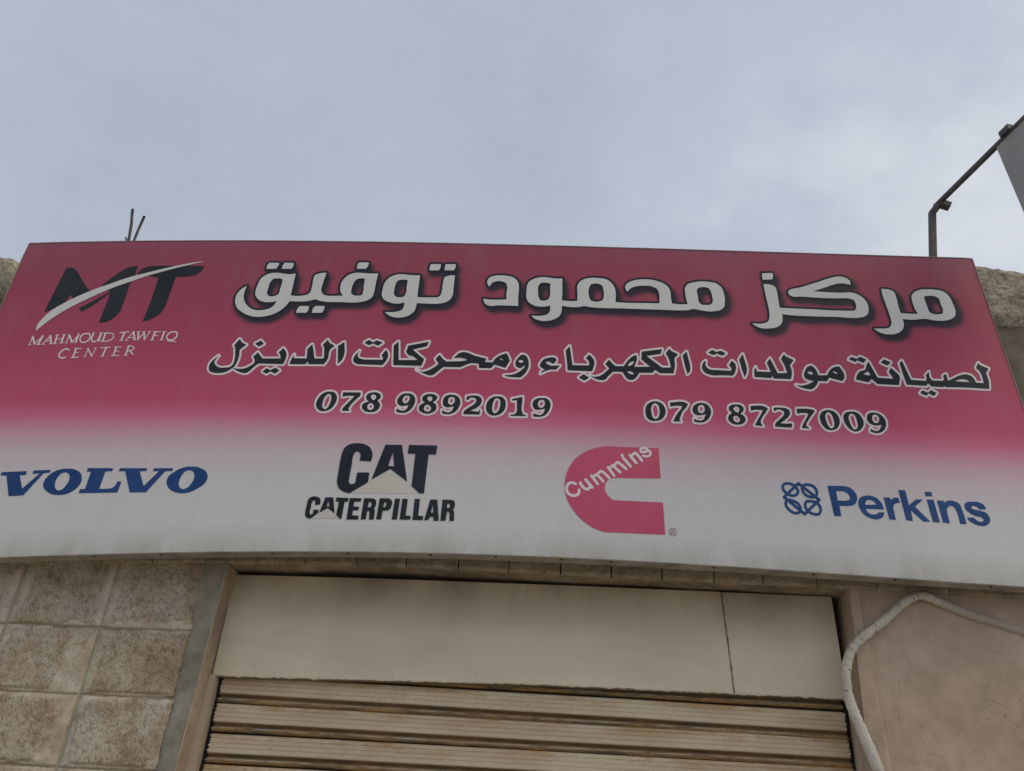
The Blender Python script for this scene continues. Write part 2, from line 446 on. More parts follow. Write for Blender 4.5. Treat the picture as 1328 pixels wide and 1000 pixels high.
        '-1 3 -2 -37 -14 -36 -24 -30 -31 -21 -37 -8 -28 -8 -37 -8 -78 0 -40 4 -37 9 -38 13 -27 27 -36 35 -31 32 -19 39 -16 29 -6 66 -2 18 3 2 -2 -19 -21 -20 -1'
        '3 -49 -16 -43 -7 -42 2 -41 9 -28 14 -30 21 -20 19 -23 29 -11 18 -18 46 -8 39 -3 43 15 93 -3 10 -10 16 -10 8 -17 3 -9 -4 -35 -28 -33 -33 -25 -44 -13 -3'
        '9 -6 -47 4 -51 12 -48 23 -48 17 -27 16 -19 32 -30 61 -43 41 -24 60 -24 38 -10 56 -7 49 0 54 7 47 13 51 21 37 21 40 32 39 42 25 38 28 52 54 -3 123 2 61'
        ' 11 50 18 54 -20 71 -13 1 -2 -10 0 -105 0 -11 -6 -15 -19 -16 -25 -4 22 -4 10 -10 11 -12 6 -120 1 -11 -7 -24 -40 -7 -29 -3 -46 2 -11 8 -14 12 -10 8 -3 '
        '128 0 12 7 23 38 3 -18 4 -10 10 -11 12 -5 120 0 13 7 19 30 7 19 3 25 -3 50 -8 16 -17 13 57 -4 146 -1 91 -5 69 1 25 1 77 15 46 16 23 15 23 23 15 19 11 '
        '28 6 37 4 71 1 111 7 124 -1 10 -10 18 -8 7 -9 4 -106 -4 -47 4 0 3 10 7 18 26 11 29 3 23 1 37 -2 12 -7 13 -11 11 -9 3|-1613 9115 -11 -6 -8 -14 -8 -44 -'
        '1 -25 2 -42 4 -11 9 -12 13 -6 124 1 7 4 8 10 16 39 0 -23 4 -11 9 -12 12 -6 123 1 8 4 10 12 13 35 5 27 -2 56 -3 8 -7 11 -15 8 -130 -2 -10 -6 -7 -12 -7 '
        '-40 -2 29 -4 10 -9 12 -11 6|2429 9089 -92 -6 -15 -10 -7 -9 -4 -10 0 -99 2 -14 10 -14 15 -4 -12 -8 -8 -11 -4 -10 -1 -12 5 -131 18 -221 0 -63 -2 -27 -7 '
        '-33 -8 -23 -4 -6 -18 -10 -33 -12 -22 -4 -69 3 -24 -1 -8 -3 -9 -9 -7 -16 -1 -8 4 -13 32 -33 33 -22 32 -13 19 -5 30 -3 27 1 79 11 19 5 35 16 19 11 20 17'
        ' 13 14 12 18 15 35 6 19 5 24 2 31 2 3 68 -6 79 -3 185 0 257 6 139 -7 78 3 72 14 33 12 28 20 20 22 17 25 17 41 9 54 1 35 -4 37 -14 42 -23 38 -25 28 -24'
        ' 22 -23 14 -25 9 -56 9 -30 0 -64 -9 -58 -3 -141 1 -3 2 77 38 52 21 34 10 24 5 40 0 25 -3 51 -11 7 1 13 7 9 11 4 10 7 44 -2 23 -7 18 -21 28 -24 18 -26 '
        '12 -35 7 -62 -4 -82 -27 -310 -134 -79 -29 -54 -13 -32 -12 -35 -23 -15 -14 -6 -11 -6 -14 -2 -21 2 -26 6 -16 10 -13 10 -9 20 -13 26 -9 22 0 59 7 267 -8 '
        '160 4 60 4 35 4 34 -4 32 -11 7 -6 3 -8 3 -22 0 -36 -5 -19 -10 -10 -228 -7 -277 5 -309 2 -4 79 0 111 -6 70 -8 22 -8 13 -15 15 -27 15 -41 12 -39 1 3 3 7'
        '9 5 13 7 10 14 19 55 3 24 -6 41 -7 13 -10 5|-1973 8957 -46 -7 -39 -15 -29 -20 -22 -19 -30 -41 -9 -18 -16 -48 -6 -41 -3 -105 5 -34 8 -26 14 -29 8 -12 1'
        '8 -19 21 -15 37 -20 24 -11 34 -11 40 -7 41 0 39 8 1 -1 -5 -22 -7 -15 -30 -19 -22 -6 -47 -6 -89 0 -13 -8 -5 -9 -1 -10 2 -10 6 -12 44 -41 36 -23 51 -18 '
        '40 -6 64 3 46 11 26 12 26 15 26 22 20 25 11 18 6 17 12 83 157 -6 59 1 38 5 42 9 40 18 17 11 19 17 19 27 18 44 6 32 2 26 -2 48 0 208 -1 14 -4 11 -13 14'
        ' -8 3 -23 0 -34 -2 -21 -4 -41 -17 -14 -11 -11 -16 -7 -19 -5 -35 -4 -56 1 -81 -5 -53 -3 -14 -8 -13 -16 -11 -117 -3 -70 2 -15 4 -2 119 2 166 -2 12 -3 10'
        ' -9 11 -13 7 -74 -2 -137 15|-793 8955 -44 -9 -31 -12 -16 -11 -17 -17 -17 -26 -7 -16 -3 -14 2 -43 4 -17 8 -23 19 -33 9 -9 10 -4 8 1 11 7 30 54 18 13 29'
        ' 8 32 2 34 -8 15 -8 7 -12 7 -30 0 -15 -5 -57 3 -75 -69 -5 -72 -2 -42 4 -60 11 -10 -1 -7 -3 -8 -8 -4 -17 10 -45 12 -33 17 -22 24 -19 39 -17 11 -1 35 0 '
        '68 11 206 -5 23 1 8 3 8 10 5 14 -6 140 3 81 -6 100 -7 29 -10 25 -22 32 -23 24 -26 17 -23 10 -38 11 -36 7 -58 3|-271 8938 -46 -10 -44 -18 -37 -24 -19 -'
        '19 -14 -18 -13 -30 -11 -49 -2 -27 2 -58 -2 -45 0 -19 5 -27 12 -36 8 -18 15 -21 13 -16 35 -28 21 -12 21 -7 52 -10 41 -1 63 10 0 -21 -5 -17 -13 -19 -9 -'
        '7 -18 -7 -48 -9 -40 -1 -65 2 -11 -6 -7 -11 -2 -18 5 -13 21 -25 19 -17 17 -12 22 -10 25 -9 31 -8 20 -2 52 1 34 7 46 16 44 27 23 20 12 15 16 32 14 54 0 '
        '38 2 3 78 -10 78 1 25 4 37 11 18 4 49 -11 32 -5 124 -7 238 2 608 -5 123 5 22 5 35 13 18 4 128 -26 40 -3 44 2 68 12 23 10 20 11 26 21 15 17 12 22 9 32 '
        '10 71 0 57 -8 75 -7 35 -8 22 -23 36 -17 19 -20 16 -16 10 -28 10 -54 11 -43 4 -70 -3 -41 -6 -77 -23 -28 -14 -18 -15 -17 -22 -11 -19 -8 -17 -8 -25 -1 -3'
        '3 3 -71 5 -51 6 -41 -3 -2 -49 -2 -73 6 -6 73 -1 71 -6 37 -10 24 -13 25 -25 31 -32 27 -36 19 -47 18 -38 11 -55 8 -46 1 -45 -3 -60 -9 -43 -11 -52 -26 -2'
        '5 -20 -18 -20 -19 -37 -5 -19 1 -29 10 -35 22 -35 12 -6 15 4 38 45 9 8 14 9 30 11 63 14 52 2 43 -3 21 -6 29 -13 15 -10 7 -8 6 -17 5 -30 3 -34 -1 -32 -2'
        ' -29 -2 -7 -3 -1 -288 -6 -88 2 -75 5 2 88 -1 42 -3 23 -13 49 -11 27 -17 31 -36 41 -25 20 -18 10 -42 12 -78 8 -69 -4 -54 -10 -41 -17 -40 -27 -24 -29 -7'
        ' -12 -9 -22 -9 -33 -3 -25 0 -24 7 -65 -1 -79 -63 -4 -65 5 -2 9 3 102 -3 188 -3 11 -6 10 -14 8 -87 -6 -97 17|-3465 8830 23 -1 15 -4 3 -3 2 -35 -6 -83 1'
        ' -52 -11 -13 -15 -10 -16 -6 -23 -1 -24 6 -8 13 -3 14 5 45 -1 57 4 26 9 25 9 12 12 6|-2438 8829 20 1 8 -2 2 -3 1 -71 5 -71 -2 -40 -3 -6 -19 -3 -34 0 -1'
        '3 3 -18 11 -4 5 -3 47 4 36 18 67 14 14|-1920 8813 23 -1 12 -4 -1 -77 5 -54 -2 -26 -7 -21 -9 -12 -25 -4 -32 1 -11 9 -9 17 -1 88 2 24 6 25 10 22 11 7|-2'
        '39 8795 37 -2 22 -5 2 -3 -1 -37 2 -86 -7 -41 -8 -16 -15 -8 -20 -5 -17 1 -7 4 -13 25 -4 15 -2 68 -3 24 1 28 4 13 11 18 5 4|380 8796 19 0 11 -3 25 -15 4'
        ' -8 9 -67 2 -31 -3 -39 -4 -14 -4 -7 -10 -8 -24 -9 -17 -2 -25 3 -21 7 -6 4 -5 15 -10 50 -2 23 1 38 6 27 9 22 5 6 10 4|3702 8921 -7 -4 -9 -8 -10 -17 -1 '
        '-10 -1 -50 1 -49 4 -55 19 -171 9 -104 0 -21 -2 -18 -8 -23 -7 -13 -5 -6 -11 -6 -34 -10 -125 -7 -8 -4 -9 -8 -8 -14 -2 -8 1 -10 3 -7 39 -40 30 -18 45 -15'
        ' 29 -5 25 -1 30 2 40 7 22 7 36 18 36 27 24 24 17 26 14 31 7 20 6 28 0 27 2 3 60 -2 41 3 88 15 32 4 24 -2 54 -11 33 -3 43 -2 56 5 61 14 35 15 26 16 21 '
        '17 17 17 16 23 10 25 12 51 3 30 -2 38 -15 116 -14 45 -23 40 -21 23 -17 12 -37 12 -65 8 -33 1 -107 -6 -24 -5 -28 -9 -35 -16 -35 -23 -27 -28 -14 -18 -12'
        ' -20 -9 -24 -5 -27 0 -93 4 -51 9 -45 -2 -2 -30 -2 -101 3 -4 58 1 119 -4 77 -6 27 -12 22 -23 17 -42 15 -31 4|1611 8786 24 1 26 -3 14 -4 9 -8 16 -63 6 -'
        '67 -2 -21 -12 -23 -8 -4 -11 -2 -50 -2 -11 2 -9 7 -12 16 -5 21 0 49 -7 59 1 21 3 5 6 5|4240 8791 29 3 18 -4 22 -11 11 -12 3 -16 -1 -60 10 -61 -6 -32 -3'
        '4 -7 -35 0 -22 7 -14 9 -6 6 -3 22 -2 47 -7 64 -1 39 2 2'
    ),
    'subtitle': (
        '-3732 7979 -51 -87 23 -25 27 -126 4 -31 2 -43 -3 -25 -7 -15 -12 -18 -15 -11 -30 -7 -69 -4 -28 7 -19 10 -20 15 -12 13 -13 22 -3 15 4 24 22 55 -34 -37 -'
        '32 -45 -7 -19 -4 -24 -1 -18 3 -20 10 -26 5 -8 9 -8 24 -14 24 -8 28 -3 52 0 25 4 25 7 39 19 40 38 50 -32 39 -19 26 -9 28 -6 25 -2 18 8 22 21 13 14 35 4'
        '9 37 37 36 0 249 -7 2 2 14 54 4 44 -1 13 -5 25 -19 40 -14 17 -19 20 -44 -56 19 -26 11 -18 10 -37 -1 -3 -210 -1 -74 84 -42 -61 23 -33 7 -26 0 -16 -3 -1'
        '2 -6 -10 -12 -11 -24 -19 -25 -16 -27 -13 -23 -7 -48 0 -27 4 -40 9 0 3 14 16 8 20 12 62 2 40 -1 25 -10 80 61 69 -39 18 -16 10 -12 12|-2684 7975 -50 -68'
        ' 19 -29 9 -22 12 -81 6 -55 -108 -1 -27 94 -27 81 -7 15 -45 -60 16 -131 -149 3 -2 4 -4 42 -17 -47 -8 -30 -5 -49 183 0 23 37 4 -6 9 -27 3 -3 174 2 22 37'
        ' 11 34 4 35 -4 36 0 20 7 36 15 21 31 26 -6 5 -68 41|-2208 7976 -44 -38 56 -34 47 26 63 -31 44 43 -3 3 -67 26 -42 -26 -48 30|-3479 7958 -56 -42 0 -3 56'
        ' -37 43 33 5 4 0 3 -43 41|-1861 7958 -47 -52 23 -225 5 -38 319 -3 21 82 0 6 -146 126 159 46 17 63 -231 -58 -16 -85 43 -49 36 -2 67 -53 -2 -1 -43 -1 -1'
        '52 -2 -20 2 -31 242|-2489 7946 -62 -57 36 -238 24 30 15 24 8 22 6 42 1 37 -2 21 -24 117|84 7939 -39 -53 -3 -6 15 -134 11 -124 240 -3 28 2 12 35 11 45 '
        '3 28 -2 19 -9 28 -13 23 -14 18 -21 18 -39 -49 17 -14 12 -13 9 -18 3 -10 -2 -38 -184 -2 -19 150 -13 89|1195 7946 -44 -65 18 -34 12 -35 12 -55 5 -56 -2 '
        '-4 -93 -4 -164 145 15 5 141 27 18 62 0 2 -8 0 -214 -39 -2 -2 -11 -100 92 -90 1 -3 -172 -9 32 93 0 29 -6 37 -44 -25 -26 -23 -29 -37 -43 -69 -88 -2 -35 '
        '31 -16 20 -19 29 -2 1 -42 -55 41 -56 2 -6 -51 -53 -18 -17 -21 -15 -22 -13 -21 -7 -15 -3 -20 -1 -19 5 -23 10 37 -28 27 -15 42 -11 31 -1 19 5 11 7 7 7 2'
        '6 37 50 56 93 1 9 -1 3 -3 13 -21 18 -38 17 -21 18 -12 12 -4 13 -1 24 6 10 7 14 12 21 27 21 44 146 5 29 39 53 -41 146 3 14 52 7 43 1 35 -3 62 44 58 -79'
        ' 46|1667 7946 -45 -35 -2 -4 63 -30 31 25 62 -28 40 33 -56 34 -49 -20|-1992 7843 -39 -72 18 -26 4 -12 -1 -21 -215 0 -15 3 -31 8 -12 7 -10 10 -6 12 -5 1'
        '4 -2 22 12 37 -28 -35 -9 -17 -11 -26 -5 -24 0 -12 8 -25 6 -11 6 -6 38 -19 286 -9 22 33 12 23 10 29 4 27 0 15 -6 35 -11 20 -16 18|1381 7911 -44 -52 18 '
        '-138 22 -101 19 24 10 18 5 26 1 20 -1 32 -4 28 -23 138|-1104 7831 -22 -4 -15 -5 -14 -8 -21 -22 -15 -20 -16 -27 40 10 40 0 35 -9 40 -17 2 -2 -1 -2 -47 '
        '-11 -36 -6 -154 -5 -34 29 -15 15 -34 43 -41 -56 42 -62 -31 -33 -27 -23 -31 -22 -29 -16 -36 -13 -9 -2 -19 1 -38 15 55 -33 49 -21 27 -8 25 1 16 6 13 10 '
        '92 96 189 1 88 47 25 7 15 2 72 -3 1 -3 9 -53 1 -2 133 1 34 48 126 -41 44 96 -19 52 -21 43 -29 -7 -25 -10 -39 -25 -25 -23 -13 -16 -19 -39 -4 -3 -82 3 0'
        ' 6 10 37 -2 4 -127 32 -64 31 -20 8 -33 7|1998 7903 -40 -66 -3 -9 17 -118 21 -102 18 33 9 22 7 40 1 21 -1 23 -5 35 -17 99 -5 21|2455 7924 -41 -64 20 -5'
        '0 10 -32 18 -96 -73 -7 -32 0 -62 188 -41 -61 31 -117 -152 1 -7 55 -15 -27 -6 -21 -3 -28 0 -51 177 -6 3 2 14 28 10 -31 4 -3 184 1 17 67 4 32 -3 37 -9 4'
        '2 48 67 1 4 -84 45 -11 25|-447 7815 -37 -40 -22 -38 -7 -25 -1 -22 1 -11 7 -16 11 -14 12 -8 14 -4 14 1 11 4 23 17 19 19 0 -3 -6 -19 -9 -17 -10 -13 -28 '
        '-27 -26 -20 -30 -19 -38 -12 -69 -8 -11 -2 -1 -2 29 -10 34 -7 59 -3 60 -1 34 35 15 19 21 38 11 36 3 30 -1 37 -3 21 -3 14 -10 25 -11 19 -11 12 -16 9|329'
        '1 7934 -40 -32 -52 24 -39 -33 64 -32 3 0 26 22 62 -29 38 44|-125 7787 -41 -11 -26 -12 -18 -15 -18 -28 -13 -36 -1 -8 4 -12 9 -11 17 -14 30 -15 -29 -17 '
        '-9 -13 -9 -20 50 30 47 20 20 3 55 1 36 52 -1 1 -16 0 -61 -6 -19 2 -17 5 -41 26 -1 2 11 14 4 3 10 2 24 -7 32 -22 28 27 6 13 1 9 -1 17 -7 11 -12 6 -16 3'
        '|-682 7757 5 0 19 -12 6 -15 -19 7 -26 15 3 2|3550 7912 -42 -39 -2 -3 2 -2 66 -34 41 40 0 3|-458 7744 7 0 16 -6 11 -9 1 -3 -1 -4 -9 -11 -11 -5 -11 -1 -'
        '14 5 -11 10 -2 8 8 8|1585 7800 -22 -17 -13 -23 -9 -32 -1 -28 7 -25 7 -13 11 -14 18 -13 20 -8 32 -10 18 -2 32 0 35 4 56 2 91 0 20 28 11 22 11 37 3 31 -'
        '1 20 -3 12 -7 13 -25 28 -4 -1 -36 -54 5 -11 16 -24 3 -12 -1 -11 -5 -11 -4 -5 -6 -1 -95 1 -47 3 -49 -1 -19 3 -12 5 -15 8 -13 11 -6 8 -5 11 -2 12 -1 22 '
        '7 34|3742 7904 -29 -29 -2 -4 11 -163 13 -105 2 -5 205 -3 3 2 25 31 31 -37 123 -1 17 17 9 -16 209 9 257 -3 5 2 12 53 8 45 0 38 -6 60 45 62 -86 44 -9 25'
        ' -43 -64 29 -48 9 -32 2 -26 -2 -83 -1 -5 -3 -1 -81 2 -6 40 -7 18 -8 12 -13 14 -13 7 -20 7 -22 2 -30 -4 -58 -23 -67 -39 -56 -29 -1 4 0 81 -2 1 -27 -16 '
        '-10 -11 -1 -10 5 -19 -1 -8 -15 -26 -119 -3 -14 24 -5 19 0 13 5 47 -2 5 -41 -44 2 -26 -5 -25 -7 -21 -163 4 -47 230 -3 10|797 7765 2 0 0 -3 -10 -25 -17 '
        '-21 -17 -11 -30 -3 15 30 17 18 18 12|3372 7871 -22 -32 -9 -17 -11 -35 -7 -13 -9 -9 -7 -4 -32 -11 -17 -9 -10 -7 -17 -20 -16 -26 -7 -13 -12 -41 130 -28 '
        '4 2 37 44 53 -62 220 -1 10 1 26 80 3 18 -2 15 -7 20 -62 83 -3 -1 -35 -52 35 -84 -17 -2 -153 3|2732 7790 -37 -16 -17 -18 -13 -23 -19 -40 -7 -20 -2 -12 '
        '2 -14 5 -16 15 -17 37 -15 38 -5 3 -3 -52 -33 -32 -15 -21 -7 -33 -8 -19 -1 -41 7 20 -15 27 -14 50 -13 51 -9 35 19 19 18 21 28 24 48 93 0 29 47 3 2 34 -'
        '13 102 -26 24 37 4 13 3 17 0 27 -3 17 -12 33 -23 44 -24 -2 -22 -6 -16 -7 -24 -16 -14 -12 -16 -18 -34 -60 -91 -5 -3 2 -13 59 -8 21 -8 13 -13 12 -18 16|'
        '-3226 7593 -48 -34 -52 24 -39 -41 48 -29 45 30 60 -28 41 43|3344 7748 3 0 1 -3 18 -48 -40 -2 -38 16|734 7632 22 0 19 -8 10 -11 8 -19 -25 0 -24 9 -14 1'
        '1 -11 13 3 4|2961 7726 11 1 18 -6 14 -10 1 -4 -1 -5 -8 -7 -10 1 -21 18 -5 8|2700 7712 17 0 16 -9 4 -6 1 -6 -7 -16 -6 -3 -10 1 -28 18 -6 8 1 4 6 5|241 '
        '7579 -46 -39 -2 -3 0 -2 58 -39 51 38 -1 3 -54 40|4340 7702 27 2 29 -5 18 -10 18 -18 -159 1 1 3 26 14|3982 7546 -38 -35 -54 26 -27 -29 -5 -7 58 -31 35 '
        '33 47 -32 39 40'
    ),
    'subtitle_halo': (
        '-3745 8006 -8 -6 -15 -23 -38 -66 -3 -12 6 -18 23 -26 18 -84 7 -38 3 -44 0 -24 -7 -22 -10 -14 -8 -5 -29 -7 -58 -4 -24 5 -17 9 -12 9 -8 9 -9 19 10 34 18'
        ' 38 1 8 -2 11 -9 13 -9 7 -7 3 -14 -2 -31 -34 -30 -38 -17 -29 -9 -39 0 -32 8 -36 6 -16 10 -14 17 -15 30 -18 34 -10 54 -4 32 2 35 6 38 15 27 16 24 23 36'
        ' -22 52 -24 55 -14 29 0 20 9 21 19 19 20 35 48 34 32 175 -4 -39 -29 -40 20 -15 1 -10 -7 -40 -42 -3 -14 3 -10 8 -12 43 -28 18 -8 14 1 37 25 49 -24 15 -'
        '1 12 9 41 42 3 14 -3 10 -7 11 -60 41 78 -1 11 6 4 8 15 57 3 38 0 23 -7 38 -22 44 -13 17 -24 27 -15 9 -11 -1 -10 -7 -39 -48 -8 -14 -1 -7 4 -15 26 -35 4'
        ' -8 1 -6 -175 -1 -66 77 -13 8 -12 0 -8 -6 -8 -10 -36 -54 -3 -8 3 -20 21 -27 4 -10 2 -18 -5 -11 -45 -36 -42 -21 -24 -6 -15 0 -37 6 13 58 5 50 -2 42 -9 '
        '64 55 61 5 10 1 7 -5 16 -10 12 -43 20 -12 8 -40 48 -12 6|-2695 8001 -14 -13 -42 -57 -7 -16 3 -16 21 -32 7 -18 13 -104 -67 0 -21 75 -33 97 -6 10 -8 7 -'
        '8 3 -10 -1 -12 -9 -38 -52 -8 -14 0 -15 13 -101 -102 1 -2 3 -3 27 -10 14 -14 8 -9 -1 -9 -7 -20 -57 -9 -35 -6 -52 3 -11 7 -10 8 -7 8 -3 191 1 6 2 7 6 17'
        ' -8 182 2 5 2 7 6 17 29 12 28 6 22 5 39 -4 36 1 19 6 30 10 14 30 23 2 -2 8 -47 25 -172 8 -13 9 -6 14 -2 9 6 25 31 16 28 10 28 7 46 1 37 -2 21 -6 38 -2'
        '2 98 -6 8 -9 7 -6 1 -13 -2 -70 -64 -76 48 -16 31 -8 10 -11 6|-2216 8004 -53 -42 -6 -11 -1 -9 3 -14 8 -10 66 -40 14 1 41 22 50 -26 18 -1 11 8 41 39 6 1'
        '6 -3 17 -5 8 -7 6 -77 29 -15 -1 -32 -20 -45 27|-3489 7986 -63 -47 -6 -7 -3 -13 5 -16 11 -12 58 -38 8 -3 16 2 44 33 10 11 3 13 -2 11 -4 8 -34 34 -25 22'
        ' -8 3|-1870 7985 -9 -6 -45 -49 -6 -10 -1 -8 23 -225 7 -49 7 -13 7 -5 8 -3 251 -2 -6 -10 -1 -9 2 -14 8 -10 86 -51 47 -20 23 -7 43 -1 23 10 14 11 88 91 '
        '184 1 83 44 30 10 21 2 41 -2 8 -44 7 -9 11 -6 143 1 11 6 26 38 110 -36 12 0 7 3 6 6 47 107 -1 11 -11 33 -23 56 -10 17 -13 8 -12 0 -40 -12 -23 -10 -23 '
        '-15 -39 -34 -17 -21 -15 -30 -8 -1 -33 3 3 15 -1 11 -6 12 -11 7 -130 34 -61 30 -24 8 -32 8 -41 -1 -21 -6 -14 -7 -17 -13 -14 -15 -19 -26 -19 -31 -1 -8 3'
        ' -17 -1 -2 -55 0 -39 35 -36 45 -11 6 -14 -2 -6 -5 -42 -57 -4 -12 1 -11 2 -7 31 -45 0 -2 -40 -37 -42 -28 -22 -11 -27 -9 -9 -2 -9 1 -19 8 -30 17 46 0 11'
        ' 9 24 89 1 9 -1 14 -9 13 -107 93 115 32 8 6 6 11 19 66 -1 13 -6 12 -13 8 -12 0 -216 -53 -21 -7 -6 -6 -4 -11 -15 -84 2 -14 12 -18 41 -46 10 -5 30 -1 3 '
        '-3 -124 -3 -3 0 -1 4 -28 222 -6 12 -8 6 -7 3|79 7965 -10 -6 -18 -24 -24 -32 -7 -17 0 -21 16 -126 9 -113 3 -14 6 -10 10 -5 157 -2 -45 -42 -6 -12 0 -11 '
        '3 -7 5 -8 58 -39 11 -5 8 0 6 3 55 41 7 10 39 -24 41 -14 20 -3 32 1 20 5 15 9 11 10 22 31 50 57 81 -1 9 -12 19 -42 14 -17 18 -16 12 -7 15 -4 10 -1 31 4'
        ' 11 5 18 12 26 28 11 16 15 30 138 6 10 6 18 23 35 -28 8 -4 156 3 10 6 7 11 19 82 4 45 -2 67 33 41 10 18 -1 16 -6 10 -77 45 -11 24 -6 6 -7 3 -9 0 -6 -3'
        ' -10 -10 -42 -61 -5 -11 0 -10 3 -12 15 -26 10 -26 12 -52 5 -39 -3 -2 -58 -2 -118 104 4 4 95 17 9 3 7 5 6 10 19 68 0 17 -6 10 -9 5 -9 0 -224 -40 -12 -8'
        ' -8 -15 -11 -111 6 -14 51 -49 1 -3 -82 -2 19 58 3 31 -8 53 -5 10 -10 6 -10 -1 -31 -17 -24 -15 -17 -15 -24 -27 -16 -21 -37 -60 -68 -2 -36 34 -29 43 -10'
        ' 5 -9 0 -10 -6 -12 -13 -30 -40 -9 -18 0 -10 2 -7 31 -43 1 -5 -39 -41 -28 -22 -30 -16 -17 -4 -18 -2 -21 6 -23 14 23 1 7 3 6 7 15 42 12 49 4 30 -3 30 -1'
        '0 32 -16 29 -18 20 -23 22 -6 3 -13 -2 -7 -6 -41 -51 -5 -12 0 -11 2 -7 5 -7 18 -14 9 -11 6 -11 1 -13 -144 -1 -2 9 -30 221 -5 11 -6 6 -7 3|-2000 7870 -1'
        '2 -11 -42 -77 -1 -8 2 -11 6 -10 11 -13 -2 -2 -185 0 -42 10 -12 8 -6 19 2 12 13 32 -2 17 -7 12 -8 6 -7 2 -12 -2 -6 -5 -33 -42 -9 -17 -12 -30 -4 -16 -2 '
        '-27 6 -27 6 -15 10 -17 10 -9 47 -24 286 -10 14 2 7 6 23 35 14 27 13 44 2 32 -5 41 -11 26 -30 36 -11 6|1663 7972 -57 -44 -8 -14 -1 -11 4 -12 7 -7 66 -3'
        '2 5 -1 12 2 24 19 52 -23 13 0 6 3 41 34 9 11 2 17 -6 14 -63 38 -12 1 -42 -17 -37 21|1378 7937 -10 -6 -46 -53 -6 -12 -1 -13 19 -139 21 -105 4 -7 6 -5 1'
        '4 -2 11 7 21 26 14 25 7 31 2 49 -5 42 -25 145 -4 10 -6 6 -6 2|1997 7930 -14 -11 -43 -70 -6 -13 -1 -15 17 -118 21 -105 4 -9 5 -5 6 -3 9 1 10 6 6 7 19 3'
        '7 9 21 5 21 4 24 2 33 -3 42 -25 140 -4 10 -6 5 -6 3|2454 7950 -15 -11 -32 -49 -12 -20 -3 -16 2 -10 20 -48 8 -27 12 -65 -47 -4 -14 1 -56 175 -9 11 -14 '
        '2 -7 -3 -7 -7 -43 -64 -3 -7 -1 -16 20 -75 0 -7 -100 0 -2 5 -3 39 -5 9 -9 6 -9 0 -7 -4 -7 -6 -19 -36 -8 -25 -4 -40 -1 -48 5 -14 7 -6 12 -2 167 -5 12 1 '
        '7 3 13 -7 182 0 12 1 10 6 5 7 5 10 11 43 5 21 5 42 -1 20 -9 51 41 57 5 11 2 12 -4 10 -5 6 -80 43 -13 26 -10 5|-453 7841 -9 -6 -23 -24 -23 -29 -18 -32 '
        '-6 -18 -4 -21 2 -39 9 -22 18 -22 28 -17 -34 -23 -24 -11 -35 -7 -41 -4 -27 -5 -8 -8 -5 -12 2 -15 7 -10 25 -10 39 -11 67 -4 70 -1 10 6 34 35 22 29 19 37'
        ' 7 18 7 29 2 23 -2 49 -6 36 -7 21 -10 19 -9 14 -15 16 -12 9 -12 4 -24 7|3290 7959 -9 -5 -27 -22 -45 20 -11 0 -13 -9 -35 -29 -8 -10 -3 -7 -1 -16 2 -7 5'
        ' -5 69 -34 17 2 21 16 52 -24 17 1 -11 -38 -4 -6 -32 -12 -23 -11 -12 -9 -12 -12 -22 -29 -16 -33 -13 -38 -3 -13 4 -14 12 -7 127 -27 12 1 7 3 9 8 19 22 3'
        '4 -40 13 -9 240 -1 12 8 8 12 22 67 8 35 13 -97 4 -11 9 -6 216 -2 12 6 11 13 2 0 14 -20 -9 -6 -25 -24 -43 21 -12 1 -14 -9 -29 -31 -11 -15 -2 -13 4 -14 '
        '67 -34 9 0 7 3 24 23 38 -25 13 0 11 6 41 43 7 10 2 10 -2 13 -7 7 -43 27 -1 2 1 1 105 -1 13 1 8 3 7 -3 208 9 257 -3 13 1 7 3 8 7 7 10 16 65 7 47 0 41 -'
        '4 49 39 52 3 6 2 15 -2 8 -6 6 -81 42 -8 20 -9 8 -12 -1 -15 -10 -45 -69 -6 -16 3 -12 28 -47 7 -24 2 -42 -1 -35 -2 -3 -41 1 -4 28 -5 15 -13 22 -8 10 -10'
        ' 8 -20 11 -37 7 -26 -2 -15 -3 -43 -17 -27 -13 -89 -50 -2 62 -4 8 -5 4 -13 1 -30 -17 -16 -12 -6 -7 -7 -12 -4 -16 3 -26 -94 -2 -10 15 -3 13 5 68 -4 8 -1'
        '0 5 -8 -1 -11 -6 -48 -52 -6 -10 -2 -10 4 -19 -2 -16 -2 -3 -7 -1 -124 4 -43 216 -5 19 -5 6 -6 3 -9 -1 -11 -6 -35 -36 -8 -13 -2 -11 8 -136 -18 29 -52 69'
        ' -9 6 -15 -2 27 28 5 8 4 15 -3 13 -6 6 -68 38 -11 -1 -6 -3 -43 -39 -13 -16 -5 -18 3 -10 5 -6 70 -37 12 -1 13 8 -34 -54 -4 -14 0 -9 18 -45 -113 0 -61 1'
        '95 -7 7 -9 2 -1 14 -7 10 -63 37|-131 7813 -41 -12 -33 -16 -19 -17 -12 -15 -15 -26 -12 -36 0 -19 3 -12 8 -15 22 -23 -20 -37 -3 -7 2 -16 4 -6 6 -5 7 -3 '
        '12 2 53 32 20 10 24 9 19 3 54 0 5 2 8 7 39 57 2 7 0 12 -5 10 -7 6 -7 3 -38 -2 12 23 3 15 -1 30 -5 14 -9 10 -11 8 -26 7|1583 7826 -31 -22 -14 -20 -8 -1'
        '5 -8 -27 -4 -41 4 -28 14 -28 14 -18 25 -16 33 -14 20 -5 18 -2 43 1 34 3 45 2 101 0 7 3 7 7 22 31 10 19 8 21 7 25 4 44 -2 20 -4 18 -9 17 -33 36 -15 1 -'
        '11 -7 -44 -65 -2 -15 1 -9 21 -33 -1 -1 -8 -1 -71 1 -47 3 -48 -1 -20 3 -9 4 -23 16 -6 11 -1 14 1 16 6 32 -2 9 -4 6 -6 5|2733 7817 -43 -20 -11 -8 -11 -1'
